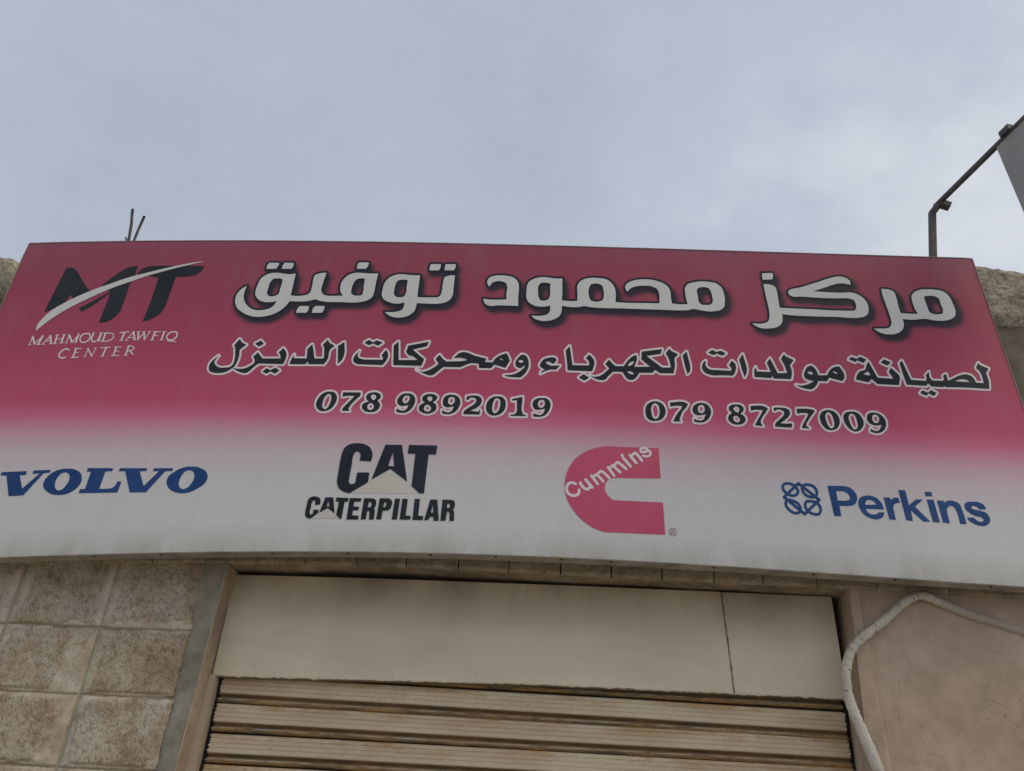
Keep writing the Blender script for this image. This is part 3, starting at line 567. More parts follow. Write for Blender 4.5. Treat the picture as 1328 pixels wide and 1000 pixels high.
        '2 -22 -35 -19 -40 -8 -24 -3 -31 4 -20 6 -14 10 -14 10 -8 25 -11 2 -3 -42 -17 -34 -8 -18 1 -33 8 -10 -1 -12 -6 -6 -10 -3 -14 5 -14 45 -30 19 -7 43 -12 '
        '50 -8 12 0 38 20 16 13 19 21 17 23 19 36 59 -2 24 1 13 10 21 33 21 -7 99 -25 13 0 7 3 7 6 27 43 6 16 5 30 0 27 -3 21 -15 39 -22 43 -8 9 -25 0 -19 -3 -'
        '32 -12 -18 -11 -21 -16 -21 -21 -14 -20 -23 -39 -63 -4 -2 2 -10 48 -13 30 -13 16 -29 26 -6 2|266 7595 31 0 2 -2 -7 -5 -7 -9'
    ),
    'phone1': (
        '-2555 7291 -17 -2 -20 -7 -22 -13 -17 -15 -12 -15 -10 -19 -8 -19 -8 -30 -3 -29 2 -18 7 -21 6 -14 10 -13 16 -14 14 -9 16 -6 15 -2 27 0 20 6 21 9 21 17 2'
        '0 25 16 30 6 21 4 22 1 33 -4 20 -4 11 -15 26 -13 13 -15 8 -24 5|-2053 7291 -25 -4 -19 -6 -17 -13 -11 -15 -3 -9 -1 -12 6 -23 8 -14 23 -20 2 -3 -28 -7 -'
        '20 -11 -10 -10 -6 -8 -3 -10 0 -12 2 -16 8 -17 18 -18 23 -14 19 -4 23 -2 31 0 23 6 18 10 17 16 8 12 6 19 3 23 -6 19 -16 22 -16 17 26 28 3 8 2 20 -4 14 '
        '-11 14 -24 14 -21 6|-2392 7284 -1 -2 1 -46 2 -8 31 10 22 4 78 -1 -30 -49 -65 -84 -9 -17 -9 -34 1 -2 5 -2 78 1 1 2 -15 25 11 29 19 38 40 52 31 35 5 11 '
        '2 15 -4 24 -3 1|-1699 7283 -19 -4 -18 -8 -13 -11 -13 -18 -8 -17 -6 -19 -3 -19 4 -17 8 -17 10 -12 9 -6 18 -8 20 -2 45 10 18 2 2 -3 -16 -39 -17 -18 -15 '
        '-8 -11 -2 -17 4 -22 8 -29 16 1 -42 2 -2 53 -9 22 -1 16 3 26 10 19 13 21 24 20 38 8 23 5 28 -3 35 -6 17 -8 14 -10 14 -15 13 -19 8 -21 4|-2555 7261 10 1'
        ' 8 -4 12 -9 5 -9 7 -34 1 -25 -7 -46 -10 -33 -11 -18 -10 -10 -7 -5 -8 0 -8 4 -9 7 -13 18 -4 19 -2 47 6 38 9 26 14 21|-1446 7281 -14 -3 -15 -7 -17 -12 -'
        '9 -12 -4 -18 2 -16 3 -11 5 -8 21 -17 4 -5 -25 -10 -14 -9 -17 -20 -3 -8 -2 -12 4 -26 5 -10 7 -8 11 -9 25 -13 33 -9 24 0 12 3 28 10 16 10 8 6 12 18 6 15'
        ' 2 13 -3 21 -8 18 -11 10 -27 19 27 20 8 10 7 14 4 14 -5 13 -6 8 -11 9 -18 9 -22 4|-2058 7263 12 1 14 -7 10 -8 5 -10 -1 -19 -4 -11 -7 -10 -11 -6 -10 3 '
        '-12 12 -8 12 -7 18 0 9 2 5 7 6|-1213 7278 -15 -4 -21 -12 -11 -9 -9 -13 -7 -26 -1 -19 2 -29 4 -12 8 -13 10 -8 14 -8 11 -4 18 0 59 14 1 -3 -17 -48 -14 -'
        '15 -17 -9 -11 -2 -14 2 -22 8 -31 17 7 -39 2 -2 49 -8 23 1 20 6 18 7 22 16 21 23 14 25 12 34 3 23 -3 35 -7 20 -15 22 -21 18 -16 7 -33 6|-1683 7258 12 0'
        ' 11 -4 10 -7 6 -12 1 -19 -4 -20 -15 -23 -14 -12 -12 -4 -12 5 -13 12 -5 11 -2 21 1 14 8 19 11 12|-968 7275 -38 -8 -12 -6 -4 -5 -2 -10 5 -27 7 -2 11 2 6'
        ' 7 6 15 9 6 11 3 24 -2 15 -5 9 -10 7 -23 -1 -14 -10 -17 -26 -27 -39 -28 -39 -34 -6 -8 -5 -11 -1 -28 3 -2 170 1 7 46 -1 6 -14 2 -5 -18 -4 -2 -40 6 -49 '
        '4 57 28 19 14 15 14 19 25 8 20 4 30 -4 15 -6 11 -10 12 -20 14 -31 6|-1432 7252 11 0 10 -2 12 -8 5 -9 -1 -17 -3 -10 -8 -9 -11 -7 -11 4 -9 7 -9 11 -6 16'
        ' 0 10 5 7|-709 7270 -18 -4 -21 -11 -16 -13 -12 -14 -12 -19 -8 -19 -5 -23 -3 -18 3 -34 4 -17 9 -21 9 -13 14 -13 20 -12 15 -5 27 0 21 4 28 11 24 17 13 1'
        '6 13 21 6 17 6 32 -1 40 -5 24 -7 17 -18 21 -16 11 -16 6|-1194 7251 20 0 12 -6 5 -5 8 -15 3 -19 -2 -15 -3 -8 -12 -17 -11 -9 -14 -4 -13 5 -13 11 -5 13 -'
        '2 19 2 22 5 13 9 10|-417 7272 -109 -28 6 -23 41 10 4 0 5 -86 3 -26 0 -18 -6 -21 -12 -17 -7 -6 -11 -4 -31 0 -1 -3 1 -15 165 3 -1 14 -20 2 -11 9 -10 21 '
        '-6 18 -4 42 6 79 0 47|-231 7265 -18 -4 -16 -8 -18 -13 -10 -12 -6 -14 -5 -23 1 -17 5 -19 4 -10 12 -14 15 -10 14 -4 16 0 68 17 -6 -30 -6 -16 -10 -15 -15'
        ' -13 -11 -4 -34 5 -42 14 3 -31 3 -10 62 -1 33 9 26 12 12 11 19 27 15 32 7 21 3 27 0 25 -3 14 -10 22 -17 19 -16 10 -13 4|-693 7248 7 0 12 -4 15 -15 4 -'
        '8 3 -11 1 -20 -1 -38 -2 -17 -6 -23 -15 -31 -17 -15 -9 -4 -7 0 -6 3 -6 6 -13 26 -3 20 1 40 4 32 12 40 9 11|-214 7241 14 1 18 -7 8 -12 3 -14 -1 -26 -8 -'
        '21 -10 -11 -16 -8 -12 0 -13 7 -11 13 -5 20 2 20 8 21 8 10|-2073 7156 9 1 19 -10 14 -15 4 -7 3 -11 0 -15 -3 -10 -10 -12 -16 -8 -13 1 -16 8 -11 11 -3 9 '
        '-2 17 4 16 11 18|-1447 7151 12 -2 17 -10 15 -16 6 -13 1 -16 -4 -16 -11 -8 -18 -7 -19 3 -15 8 -8 11 -4 14 0 13 5 18 9 12'
    ),
    'phone1_halo': (
        '-2565 7317 -17 -3 -23 -8 -24 -14 -21 -18 -14 -19 -10 -19 -10 -23 -9 -35 -3 -23 2 -22 6 -28 10 -23 15 -20 14 -15 17 -12 19 -9 26 -6 37 0 36 12 18 11 27'
        ' 25 18 27 14 32 8 31 2 44 -5 32 -12 28 -18 25 -14 13 -24 12 -24 4|-2062 7317 -25 -4 -22 -8 -21 -17 -16 -20 -5 -14 -1 -17 3 -21 11 -30 -14 -9 -15 -14 -'
        '9 -16 -4 -16 -1 -12 5 -27 11 -23 13 -16 18 -15 21 -11 12 -5 34 -4 42 1 33 9 24 17 16 18 10 20 6 27 1 14 -5 23 -8 18 -14 19 12 16 5 14 2 11 1 12 -3 21 '
        '-8 16 -17 18 -29 17 -24 7|-2403 7309 -10 -8 -4 -13 2 -56 2 -11 7 -11 10 -7 12 -1 40 12 18 3 18 1 2 -2 -73 -101 -6 -12 -10 -38 2 -16 10 -14 16 -6 89 -1'
        ' 9 6 5 10 -1 17 -11 20 12 29 17 27 32 42 31 36 11 19 3 22 -7 36 -9 13 -12 7|-1708 7309 -18 -4 -13 -5 -11 -7 -15 -13 -20 -28 -14 -37 -3 -22 3 -24 14 -2'
        '8 15 -19 -10 -1 -9 -6 -5 -9 -1 -11 3 -48 6 -12 10 -7 69 -12 31 2 36 13 23 16 24 29 23 42 9 28 5 37 -5 38 -8 23 -8 14 -13 18 -23 20 -25 11 -22 3|-1454 '
        '7306 -22 -6 -18 -10 -15 -12 -12 -16 -5 -14 -2 -14 3 -28 11 -25 -15 -12 -12 -15 -10 -18 -3 -18 5 -37 9 -17 8 -11 20 -15 25 -14 17 -6 21 -5 34 1 13 3 30'
        ' 11 19 11 10 8 16 23 9 21 3 17 -3 27 -8 21 -7 12 -12 13 16 21 8 19 3 13 -2 17 -12 21 -23 20 -24 12 -21 3|-1220 7303 -25 -8 -17 -10 -14 -12 -12 -18 -6 '
        '-15 -5 -26 -1 -15 4 -40 5 -15 8 -14 13 -14 12 -9 27 -11 28 1 15 4 1 -2 -14 -12 -6 -3 -8 0 -24 7 -33 19 -10 0 -10 -5 -5 -9 -2 -7 8 -49 8 -13 14 -8 48 -'
        '7 35 1 31 10 20 11 26 23 18 24 18 36 9 32 2 30 -2 20 -6 24 -10 23 -13 17 -12 13 -25 17 -23 8 -25 3|-975 7300 -33 -6 -15 -6 -10 -6 -8 -10 -4 -10 -1 -11'
        ' 7 -43 5 -8 9 -6 8 -2 19 0 13 8 8 10 6 12 9 3 22 -5 3 -8 0 -7 -4 -7 -26 -26 -50 -38 -27 -24 -10 -12 -6 -16 -3 -10 0 -19 3 -21 7 -10 11 -6 144 1 36 1 5'
        ' 2 7 5 5 9 7 54 -1 8 -3 9 -7 8 -6 4 -11 3 -1 3 22 29 11 26 4 34 -1 14 -5 16 -9 17 -15 16 -26 18 -14 5 -20 3|-716 7295 -18 -4 -28 -15 -22 -20 -11 -13 -'
        '13 -23 -9 -21 -7 -27 -2 -17 1 -35 4 -18 10 -31 11 -17 16 -18 19 -14 19 -9 20 -4 30 1 33 8 28 13 20 16 17 20 14 25 7 19 4 18 3 27 -2 44 -5 22 -9 24 -8 '
        '11 -17 19 -20 13 -20 7|-424 7297 -108 -28 -9 -6 -5 -8 -2 -7 0 -14 5 -19 6 -11 13 -8 29 4 6 -92 -4 -17 -9 -11 -8 -3 -30 0 -6 -3 -7 -7 -4 -11 1 -26 6 -1'
        '1 7 -7 7 -2 171 3 11 5 5 9 2 8 -1 22 -2 7 -6 7 -6 4 -21 4 -8 15 -4 14 -4 32 6 65 0 74 -6 10 -7 6 -6 3|-237 7290 -18 -4 -26 -13 -17 -14 -12 -15 -11 -21'
        ' -4 -21 1 -41 6 -17 11 -20 13 -14 22 -14 14 -4 26 1 29 7 1 -1 -9 -13 -9 -5 -31 5 -38 14 -10 -1 -9 -5 -5 -8 -2 -7 5 -50 6 -12 11 -7 38 -2 36 1 40 11 24'
        ' 12 15 13 14 16 9 16 18 38 7 25 4 27 -1 37 -2 14 -15 30 -21 25 -22 13 -15 5|-2547 7235 4 -1 4 -5 3 -17 1 -24 -2 -17 -12 -53 -9 -14 -8 -7 -6 5 -4 9 -2 '
        '29 1 26 6 28 6 19 5 9|-2049 7237 8 -3 -2 -11 -3 1 -6 10|-1680 7232 7 0 7 -2 0 -15 -6 -12 -6 -10 -9 -9 -4 0 -3 3 -2 5 0 19 5 13|-1186 7226 3 1 10 -4 5 '
        '-13 -6 -18 -6 -8 -9 -5 -7 5 -3 13 4 23 3 4|-691 7221 4 1 5 -2 6 -7 2 -9 -1 -54 -4 -21 -9 -24 -5 -8 -11 -8 -7 11 -3 13 1 39 3 24 7 29 5 13|-208 7216 12'
        ' -2 4 -12 -2 -14 -5 -13 -13 -8 -9 8 -3 7 0 10 5 18|-2066 7130 5 -1 10 -8 4 -11 -1 -6 -3 -5 -6 -4 -6 0 -9 4 -3 6 3 14|-1442 7125 12 -6 7 -7 4 -9 -1 -9 '
        '-6 -4 -10 -1 -15 6 -1 16 2 5|-1732 7101 12 -1 30 2 -1 -2 -13 -7 -15 2'
    ),
    'phone2': (
        '994 7265 -19 -5 -21 -10 -22 -17 -18 -24 -9 -24 -4 -29 -1 -35 4 -28 7 -22 10 -15 14 -14 17 -10 19 -4 25 0 27 3 24 7 19 11 13 12 15 18 10 19 7 19 3 17 1'
        ' 24 -3 23 -5 16 -9 21 -14 17 -15 13 -15 9 -23 8 -12 2|1264 7272 -73 -12 -16 0 -8 -4 0 -38 2 -12 35 11 19 3 68 0 2 -2 -6 -18 -8 -17 -39 -52 -19 -32 -19'
        ' -38 -13 -31 81 1 -11 14 -2 5 1 9 26 75 14 25 38 45 21 39 0 2 -5 4 -27 16 -29 8|1483 7266 -28 -9 -19 -12 -15 -12 -8 -13 -6 -13 -6 -21 -1 -13 2 -18 8 -'
        '19 14 -12 21 -10 22 -1 70 16 -17 -44 -15 -20 -16 -12 -9 -3 -9 0 -25 5 -14 5 -20 13 -2 0 0 -36 2 -2 42 -8 29 1 27 7 20 10 14 11 17 19 14 20 12 26 7 27 '
        '2 18 -2 20 -9 30 -9 15 -13 14 -14 11 -20 8 -16 3|1005 7243 7 1 11 -6 14 -14 5 -9 4 -13 4 -18 3 -44 -5 -32 -11 -33 -13 -14 -17 -9 -10 1 -10 6 -14 18 -5'
        ' 20 -7 65 3 25 11 31 14 16|1843 7261 -15 -3 -22 -11 -13 -12 -5 -7 -3 -20 5 -21 26 -29 -27 -21 -11 -12 -5 -9 -5 -18 0 -10 2 -14 8 -17 16 -17 14 -10 22 '
        '-8 17 -3 26 1 24 6 18 7 15 10 12 15 9 19 1 13 -3 16 -8 17 -8 9 -31 22 24 18 9 10 7 20 1 12 -1 11 -9 16 -10 11 -10 6 -19 5|1492 7241 8 1 9 -2 14 -9 6 -'
        '13 3 -18 -2 -21 -8 -19 -12 -13 -17 -7 -14 2 -11 8 -7 9 -4 19 2 22 7 21 12 14|2083 7258 -63 -7 -1 -8 0 -48 47 13 32 0 44 -5 4 -2 -62 -104 -42 -75 5 -2 '
        '77 -5 0 3 -17 29 -1 15 2 11 12 28 14 26 43 59 24 44 -28 19 -28 9 -17 2|1866 7238 13 -2 9 -6 6 -8 3 -10 0 -19 -4 -9 -6 -12 -8 -7 -11 1 -13 8 -11 11 -10'
        ' 19 1 9 7 10 12 12|2292 7245 -31 -6 3 -38 3 0 33 19 7 2 21 -1 14 -4 16 -12 8 -13 -1 -14 -6 -20 -13 -19 -44 -42 -24 -21 -14 -16 -9 -18 -5 -28 156 -4 17'
        ' 1 11 42 -1 5 -14 4 -24 -6 -84 0 51 41 33 29 15 17 9 16 8 20 3 16 -2 15 -6 9 -9 8 -23 13 -14 3 -42 4|2506 7240 -3 -5 -1 -52 1 -3 49 12 27 1 43 -6 -35 '
        '-65 -40 -64 -20 -46 1 -2 11 0 67 0 3 7 -15 6 -9 8 -6 17 2 14 7 13 36 52 32 46 37 45 0 3 -19 15 -37 7 -31 2|2818 7239 -27 -9 -21 -12 -13 -13 -11 -19 -9'
        ' -22 -4 -25 1 -29 5 -30 9 -23 16 -26 11 -13 16 -12 19 -6 31 1 18 4 21 9 15 10 9 9 10 15 15 28 7 21 3 21 0 20 -3 20 -7 21 -10 20 -13 15 -11 10 -18 10 -'
        '20 5 -14 1|3061 7232 -33 -8 -13 -7 -10 -9 -13 -19 -7 -15 -3 -16 -1 -25 4 -31 7 -24 15 -30 15 -20 24 -20 21 -10 15 -2 19 3 20 8 14 9 17 16 11 14 12 21 '
        '9 24 3 20 0 18 -3 18 -8 27 -10 20 -12 16 -12 10 -21 10 -14 3 -16 1|2831 7214 7 -1 9 -5 17 -22 7 -25 6 -61 -1 -23 -10 -34 -8 -11 -16 -8 -10 -2 -9 5 -7 '
        '11 -10 20 -9 36 -5 53 2 22 6 14 10 15 10 9|3295 7234 -16 -4 -20 -11 -12 -10 -8 -11 -8 -22 -3 -15 0 -17 7 -25 6 -11 17 -14 15 -9 14 -4 17 -2 24 1 37 11'
        ' 3 -2 -12 -27 -10 -19 -18 -19 -9 -6 -15 -5 -18 3 -14 5 -28 18 -4 -36 29 -10 22 -4 22 1 33 10 18 11 18 16 13 16 10 17 10 23 6 27 -1 35 -5 20 -11 23 -10'
        ' 12 -19 16 -17 10 -19 6 -24 3|3070 7208 11 1 8 -3 14 -11 5 -8 7 -23 6 -63 -1 -28 -6 -20 -13 -22 -14 -9 -15 -2 -7 4 -4 5 -16 52 -8 55 -1 21 5 22 9 13 1'
        '0 10|3314 7209 16 1 12 -6 12 -12 3 -12 1 -20 -4 -16 -9 -19 -12 -13 -14 -4 -15 2 -8 6 -8 10 -4 16 0 18 1 11 7 19 10 15|1849 7126 12 -1 12 -8 11 -14 8 -'
        '16 1 -11 -2 -8 -12 -15 -7 -4 -13 -3 -19 5 -9 9 -8 14 -2 14 3 19 5 8 6 5'
    ),
    'phone2_halo': (
        '990 7290 -32 -11 -19 -11 -20 -16 -15 -17 -9 -15 -11 -30 -5 -29 0 -47 3 -28 9 -27 12 -19 18 -18 17 -11 20 -6 20 -2 41 3 25 6 23 11 18 14 21 21 12 18 11'
        ' 27 6 25 2 37 -4 23 -5 19 -12 27 -17 22 -19 15 -17 10 -26 9 -12 2|1260 7297 -95 -14 -12 -7 -7 -13 -1 -22 1 -41 4 -10 6 -7 6 -2 9 0 27 9 27 6 34 -2 -5 '
        '-9 -24 -30 -18 -28 -25 -46 -19 -42 -2 -14 2 -7 5 -7 9 -5 91 1 7 3 7 6 5 11 1 10 -4 11 -8 10 23 67 11 19 38 46 25 48 1 13 -4 11 -34 24 -38 12|1493 7292'
        ' -23 -4 -22 -8 -32 -21 -12 -13 -10 -15 -10 -22 -4 -18 -1 -33 5 -22 8 -16 21 -21 -9 -2 -6 -4 -9 -14 -1 -15 2 -39 6 -9 6 -5 46 -8 26 0 30 6 24 9 23 15 2'
        '6 27 16 24 13 28 9 31 3 30 -2 20 -4 17 -7 18 -11 20 -20 21 -23 15 -31 9|1840 7286 -15 -3 -28 -14 -11 -9 -10 -11 -7 -12 -3 -10 -2 -33 5 -19 11 -16 -17 '
        '-19 -11 -19 -4 -18 -2 -21 3 -18 10 -22 16 -19 21 -15 26 -11 18 -2 35 1 25 6 21 8 14 9 15 14 14 20 8 20 2 23 -4 20 -10 22 -17 19 10 14 8 19 4 31 -1 14 '
        '-7 16 -7 10 -11 11 -16 10 -22 6|2080 7282 -63 -6 -12 -8 -7 -13 -1 -19 -1 -45 3 -11 8 -8 6 -2 9 0 47 14 21 0 15 -2 3 -3 -73 -125 -14 -27 -2 -13 6 -12 1'
        '0 -6 93 -5 10 6 6 7 3 7 1 9 -5 14 -14 22 -1 6 1 6 23 49 43 58 24 42 4 9 1 11 -3 9 -4 5 -31 21 -11 5 -22 6 -16 2|1006 7217 8 -4 9 -15 5 -21 3 -29 -1 -2'
        '2 -9 -35 -4 -7 -11 -7 -5 2 -6 7 -5 12 -7 69 2 15 6 21 5 7|2290 7270 -35 -8 -7 -5 -7 -9 -3 -16 4 -37 4 -11 8 -7 12 -1 33 18 14 3 12 -2 11 -5 7 -6 0 -7 '
        '-5 -13 -7 -10 -39 -38 -25 -21 -21 -25 -8 -14 -5 -16 -5 -31 3 -10 8 -8 5 -2 173 -3 8 0 9 6 10 14 11 42 2 15 -4 11 -8 7 -19 6 -8 0 -24 -7 -17 1 44 42 17'
        ' 28 10 23 4 27 0 12 -5 13 -9 13 -10 9 -17 12 -13 5 -14 3 -42 4|2503 7264 -13 -9 -7 -13 -4 -66 2 -7 5 -9 10 -5 9 1 49 12 25 -1 8 -2 -18 -32 -42 -68 -20'
        ' -48 -2 -12 1 -7 5 -7 9 -5 67 -1 20 1 6 3 8 6 7 12 2 5 1 15 -3 7 -6 5 -18 8 -2 11 57 84 52 67 4 8 1 8 -1 7 -6 10 -18 15 -24 8 -53 5|1492 7216 6 0 8 -5'
        ' 4 -18 -6 -20 -9 -7 -6 0 -6 4 -4 15 1 10 4 16|2817 7263 -17 -4 -19 -8 -21 -14 -14 -12 -14 -21 -11 -24 -6 -20 -4 -27 1 -30 3 -23 7 -22 12 -25 11 -18 14'
        ' -17 15 -12 18 -8 16 -3 35 2 34 11 23 14 22 22 19 30 12 29 6 26 10 -38 9 -22 9 -17 18 -24 27 -22 15 -9 17 -5 21 0 22 5 25 12 21 15 19 20 18 28 14 35 6'
        ' 29 15 -28 27 -23 -9 -1 -8 -5 -6 -5 -5 -10 -4 -18 -2 -29 1 -7 4 -7 5 -4 42 -13 12 -1 32 1 23 6 26 13 17 13 22 22 10 13 17 29 9 25 6 32 -2 36 -5 23 -12'
        ' 26 -14 16 -22 19 -32 16 -33 5 -28 -1 -24 -8 -19 -10 -21 -17 -11 -17 -8 -18 -7 -28 -9 26 -11 23 -15 20 -15 13 -25 12 -21 3 -57 -3 -36 -11 -16 -10 -10 '
        '-11 -19 -28 -7 -16 -5 -18 -9 31 -13 24 -15 19 -15 12 -19 10 -23 7 -15 1|1862 7213 7 -1 5 -4 2 -9 -2 -6 -8 5 -7 10|2829 7187 6 -4 10 -15 4 -17 5 -45 1 '
        '-22 -2 -14 -6 -19 -6 -4 -4 2 -12 30 -6 26 -4 30 -1 29 5 11|3070 7183 4 0 14 -10 5 -22 6 -73 -6 -20 -7 -12 -5 0 -2 2 -12 42 -5 27 -4 47 3 9|3314 7185 1'
        '4 -4 6 -5 1 -6 1 -9 -2 -13 -4 -9 -5 -5 -6 -1 -6 3 -5 7 -2 9 0 14 5 14|1432 7091 19 -3 20 1 26 5 3 -1 -13 -15 -10 -4 -27 6|1847 7101 8 -2 10 -11 6 -10 '
        '-4 -6 -7 -1 -11 6 -5 7 -1 11 2 4|3261 7061 26 -6 41 1 1 -2 -13 -13 -5 -3 -6 0 -20 5'
    ),
    'mono': (
        '-5326 9088 -66 -7 -26 -6 -23 -9 -29 -17 -47 -39 -105 -117 -84 -100 4 -5 137 -92 4 -5 -199 -155 -128 -87 -1 -4 59 -53 5 -1 104 90 168 186 3 -151 -2 -29'
        '0 2 -2 51 5 36 8 29 14 22 15 29 27 19 25 21 44 11 41 3 27 -3 214 -6 160 20 159 -4 123|-5070 9082 -88 -2 -24 -6 -30 -13 -29 -19 -14 -15 -35 -62 4 -4 15'
        '8 -37 131 -34 5 -3 5 -184 1 -187 -4 -97 -11 -180 1 -4 79 25 53 33 26 23 20 24 23 39 10 24 6 23 5 50 7 428 146 -2 71 14 41 16 34 28 19 27 10 29 5 49 -4'
        ' 3 -151 4|-6252 9086 -9 -1 -13 -7 -9 -26 -42 -661 87 45 145 91 17 126 3 -1 56 -56 5 -3 186 112 -9 9 -60 47 -221 262 -29 27 -26 20 -23 10 -26 6'
    ),
    'swoosh': (
        '-4475 9138 -72 -8 -60 -9 -206 -47 -152 -41 -370 -112 -81 -30 -70 -30 -268 -121 -113 -58 -100 -58 -92 -62 -123 -92 -53 -53 -47 -68 -51 -108 -6 -27 -1 -'
        '18 12 -78 6 4 78 106 52 60 85 84 82 70 116 84 220 139 89 53 103 51 265 117 132 54 235 80 278 85 122 30 0 3'
    ),
    'name': (
        '-5074 8098 -3 -6 1 -9 -52 -114 -7 -2 0 -3 2 -2 4 -2 30 1 0 5 -3 2 -11 1 -2 2 13 26 45 4 16 1 5 -9 6 -16 -13 -1 -1 -4 3 -3 26 -1 23 1 3 2 0 3 -3 3 -14 '
        '1 -3 2 -47 108 -4 6 -5 4|-4800 8096 -6 -4 -15 0 -2 -2 1 -5 3 -3 11 -2 1 -8 -7 -97 -2 -1 -15 -2 -1 -3 3 -4 20 0 8 -2 13 3 16 1 0 4 -4 3 -15 -1 -2 2 3 4'
        '7 9 3 31 1 2 3 -1 6 -6 3 -33 -2 -1 6 4 38 58 0 3 2 0 6 -5 3 -60 1|-4687 8095 -5 -2 -12 0 -5 -4 2 -4 11 -1 3 -2 -3 -107 -3 -3 -9 -1 -1 -3 3 -3 31 -1 16'
        ' 2 2 2 -1 4 -3 1 -14 0 -1 6 3 106 15 0 3 4 -2 3 -3 2 -18 -2|-4861 8095 -21 -1 -5 -3 2 -5 13 0 2 -2 -23 -76 -3 -3 -26 78 0 3 7 2 -2 4 -25 1 -18 -2 0 -4'
        ' 3 -3 13 0 3 -11 -24 -58 -6 -10 -8 23 -15 55 1 2 16 2 0 4 -4 2 -25 2 -9 -2 -15 -1 0 -3 3 -4 10 0 3 -3 26 -100 5 -8 9 -6 4 0 4 3 1 3 -1 13 31 69 1 -1 1'
        ' -2 25 -75 4 -6 6 -4 5 -1 3 2 3 4 -2 13 31 100 8 1 2 2 0 3 -3 3|-4583 8091 -23 -6 -14 -10 -13 -16 -6 -15 -2 -26 4 -17 4 -8 8 -11 19 -17 0 -2 -7 -2 0 -'
        '4 4 -5 10 -1 58 -5 47 -14 2 5 -4 6 -46 15 -11 1 -1 1 19 8 12 9 9 11 7 14 4 12 1 18 -6 27 -4 10 -10 13 -17 8 -11 2|-5135 8093 -37 -3 -9 2 -7 -5 -40 -3 '
        '-9 -2 -2 -2 0 -5 6 -5 12 0 28 4 4 -1 1 -1 -7 -97 0 -6 -13 -2 -1 -3 2 -3 19 -1 8 -3 7 4 15 0 2 2 -1 3 -2 3 -12 1 -1 3 7 101 6 3 40 5 2 5 -4 6|-5477 808'
        '4 -5 -5 -12 0 -3 -2 0 -3 3 -3 10 -1 2 -2 2 -22 -10 -70 -15 -14 -7 2 -22 -1 -7 6 -6 8 -8 15 -3 24 1 31 4 25 8 2 1 2 -1 3 -4 2 -9 0 -10 3 -7 -4 -12 0 -3'
        ' -2 0 -3 3 -3 9 -1 2 -2 -3 -42 1 -14 3 -21 9 -17 5 -9 18 -18 6 -4 10 -3 12 0 12 3 4 5 19 16 3 13 2 -14 5 -11 8 -5 6 0 3 3 0 22 -7 96 2 2 14 0 2 4 -2 3'
        ' -3 1 -17 0 -8 5|-5420 8081 -3 -2 -13 -2 -1 -2 0 -5 2 -2 4 -3 7 -2 0 -8 -1 -88 -2 -1 -9 -1 -3 -3 2 -7 4 -3 13 -2 41 0 29 4 19 5 14 7 12 10 8 10 7 22 -'
        '1 18 -5 15 -9 15 -4 6 -7 6 -20 7 -33 6|-4578 8073 33 1 9 -2 6 -3 6 -10 6 -19 -1 -19 -4 -11 -8 -12 -7 -8 -13 -8 -13 -5 -18 -2 -11 1 -8 3 -10 8 -10 14 -'
        '4 14 2 19 4 11 11 15 12 8|-5651 8079 -31 -3 -18 -7 -12 -11 -8 -24 -1 -27 2 -14 4 -11 9 -15 8 -10 11 -10 10 -7 18 -6 14 0 26 7 15 9 9 9 11 23 3 23 -1 1'
        '5 -5 15 -10 17 -13 15 -7 6 -16 6|-5070 8066 1 1 3 -5 21 -49 -6 -2 -31 -3 -14 1 0 4|-5757 8074 -4 -3 -1 -4 0 -24 -2 -11 -33 -65 -63 91 -5 5 -5 1 -7 -1 '
        '-3 -5 0 -5 6 -10 1 -7 0 -91 -2 -2 -11 -2 -1 -3 2 -3 2 -1 17 0 16 1 4 2 0 3 -2 3 -11 1 -3 3 1 76 48 -70 12 -14 8 -3 7 3 1 7 -3 10 24 47 2 -4 -1 -46 -2 '
        '-2 -10 -1 0 -4 4 -3 12 1 12 -6 4 2 5 4 8 1 1 3 -2 3 -3 1 -4 0 -2 3 1 106 -9 10|-5397 8067 29 0 12 -1 24 -5 11 -4 7 -6 6 -11 4 -11 1 -11 -3 -15 -8 -14 '
        '-13 -11 -11 -5 -25 -7 -23 -2 -16 0 -2 2 0 4 1 94|-5644 8061 14 0 7 -2 7 -6 9 -12 5 -8 4 -17 -3 -25 -5 -13 -6 -7 -18 -14 -23 -5 -11 0 -10 3 -12 10 -8 8'
        ' -6 10 -2 7 -2 21 3 22 7 14 8 6 12 5|-5929 8064 -27 -1 -3 -3 3 -4 8 -1 3 -2 1 -48 -48 -5 -13 1 -1 0 -2 3 -4 50 11 1 1 3 -2 3 -3 2 -15 -1 -7 1 -6 -2 -1'
        '3 -1 -1 -3 3 -4 9 -1 3 -3 10 -112 -1 -2 -20 -1 -4 1 -5 9 -43 99 -5 7 -4 5 -5 2 -4 2 -5 -2 -3 -4 3 -14 -3 -10 -28 -54 -20 -44 -1 -3 -10 -2 1 -4 5 -2 35'
        ' 1 1 3 -3 4 -11 1 -1 1 0 1 16 35 7 2 23 1 21 -1 5 -8 10 -24 -2 -2 -11 -1 0 -5 4 -3 13 1 10 -5 6 0 8 6 25 1 11 -1 6 2 19 1 0 4 -3 3 -15 0 -2 3 -4 48 2 '
        '2 58 3 3 -2 1 -46 -1 -3 -10 0 -1 -3 2 -3 4 -2 10 1 6 -4 6 0 6 4 18 1 2 3 -5 5 -13 -1 -3 2 -3 102 -2 7 1 2 16 0 2 3 -2 3 -3 2|-6215 8055 -4 -6 -3 -27 -'
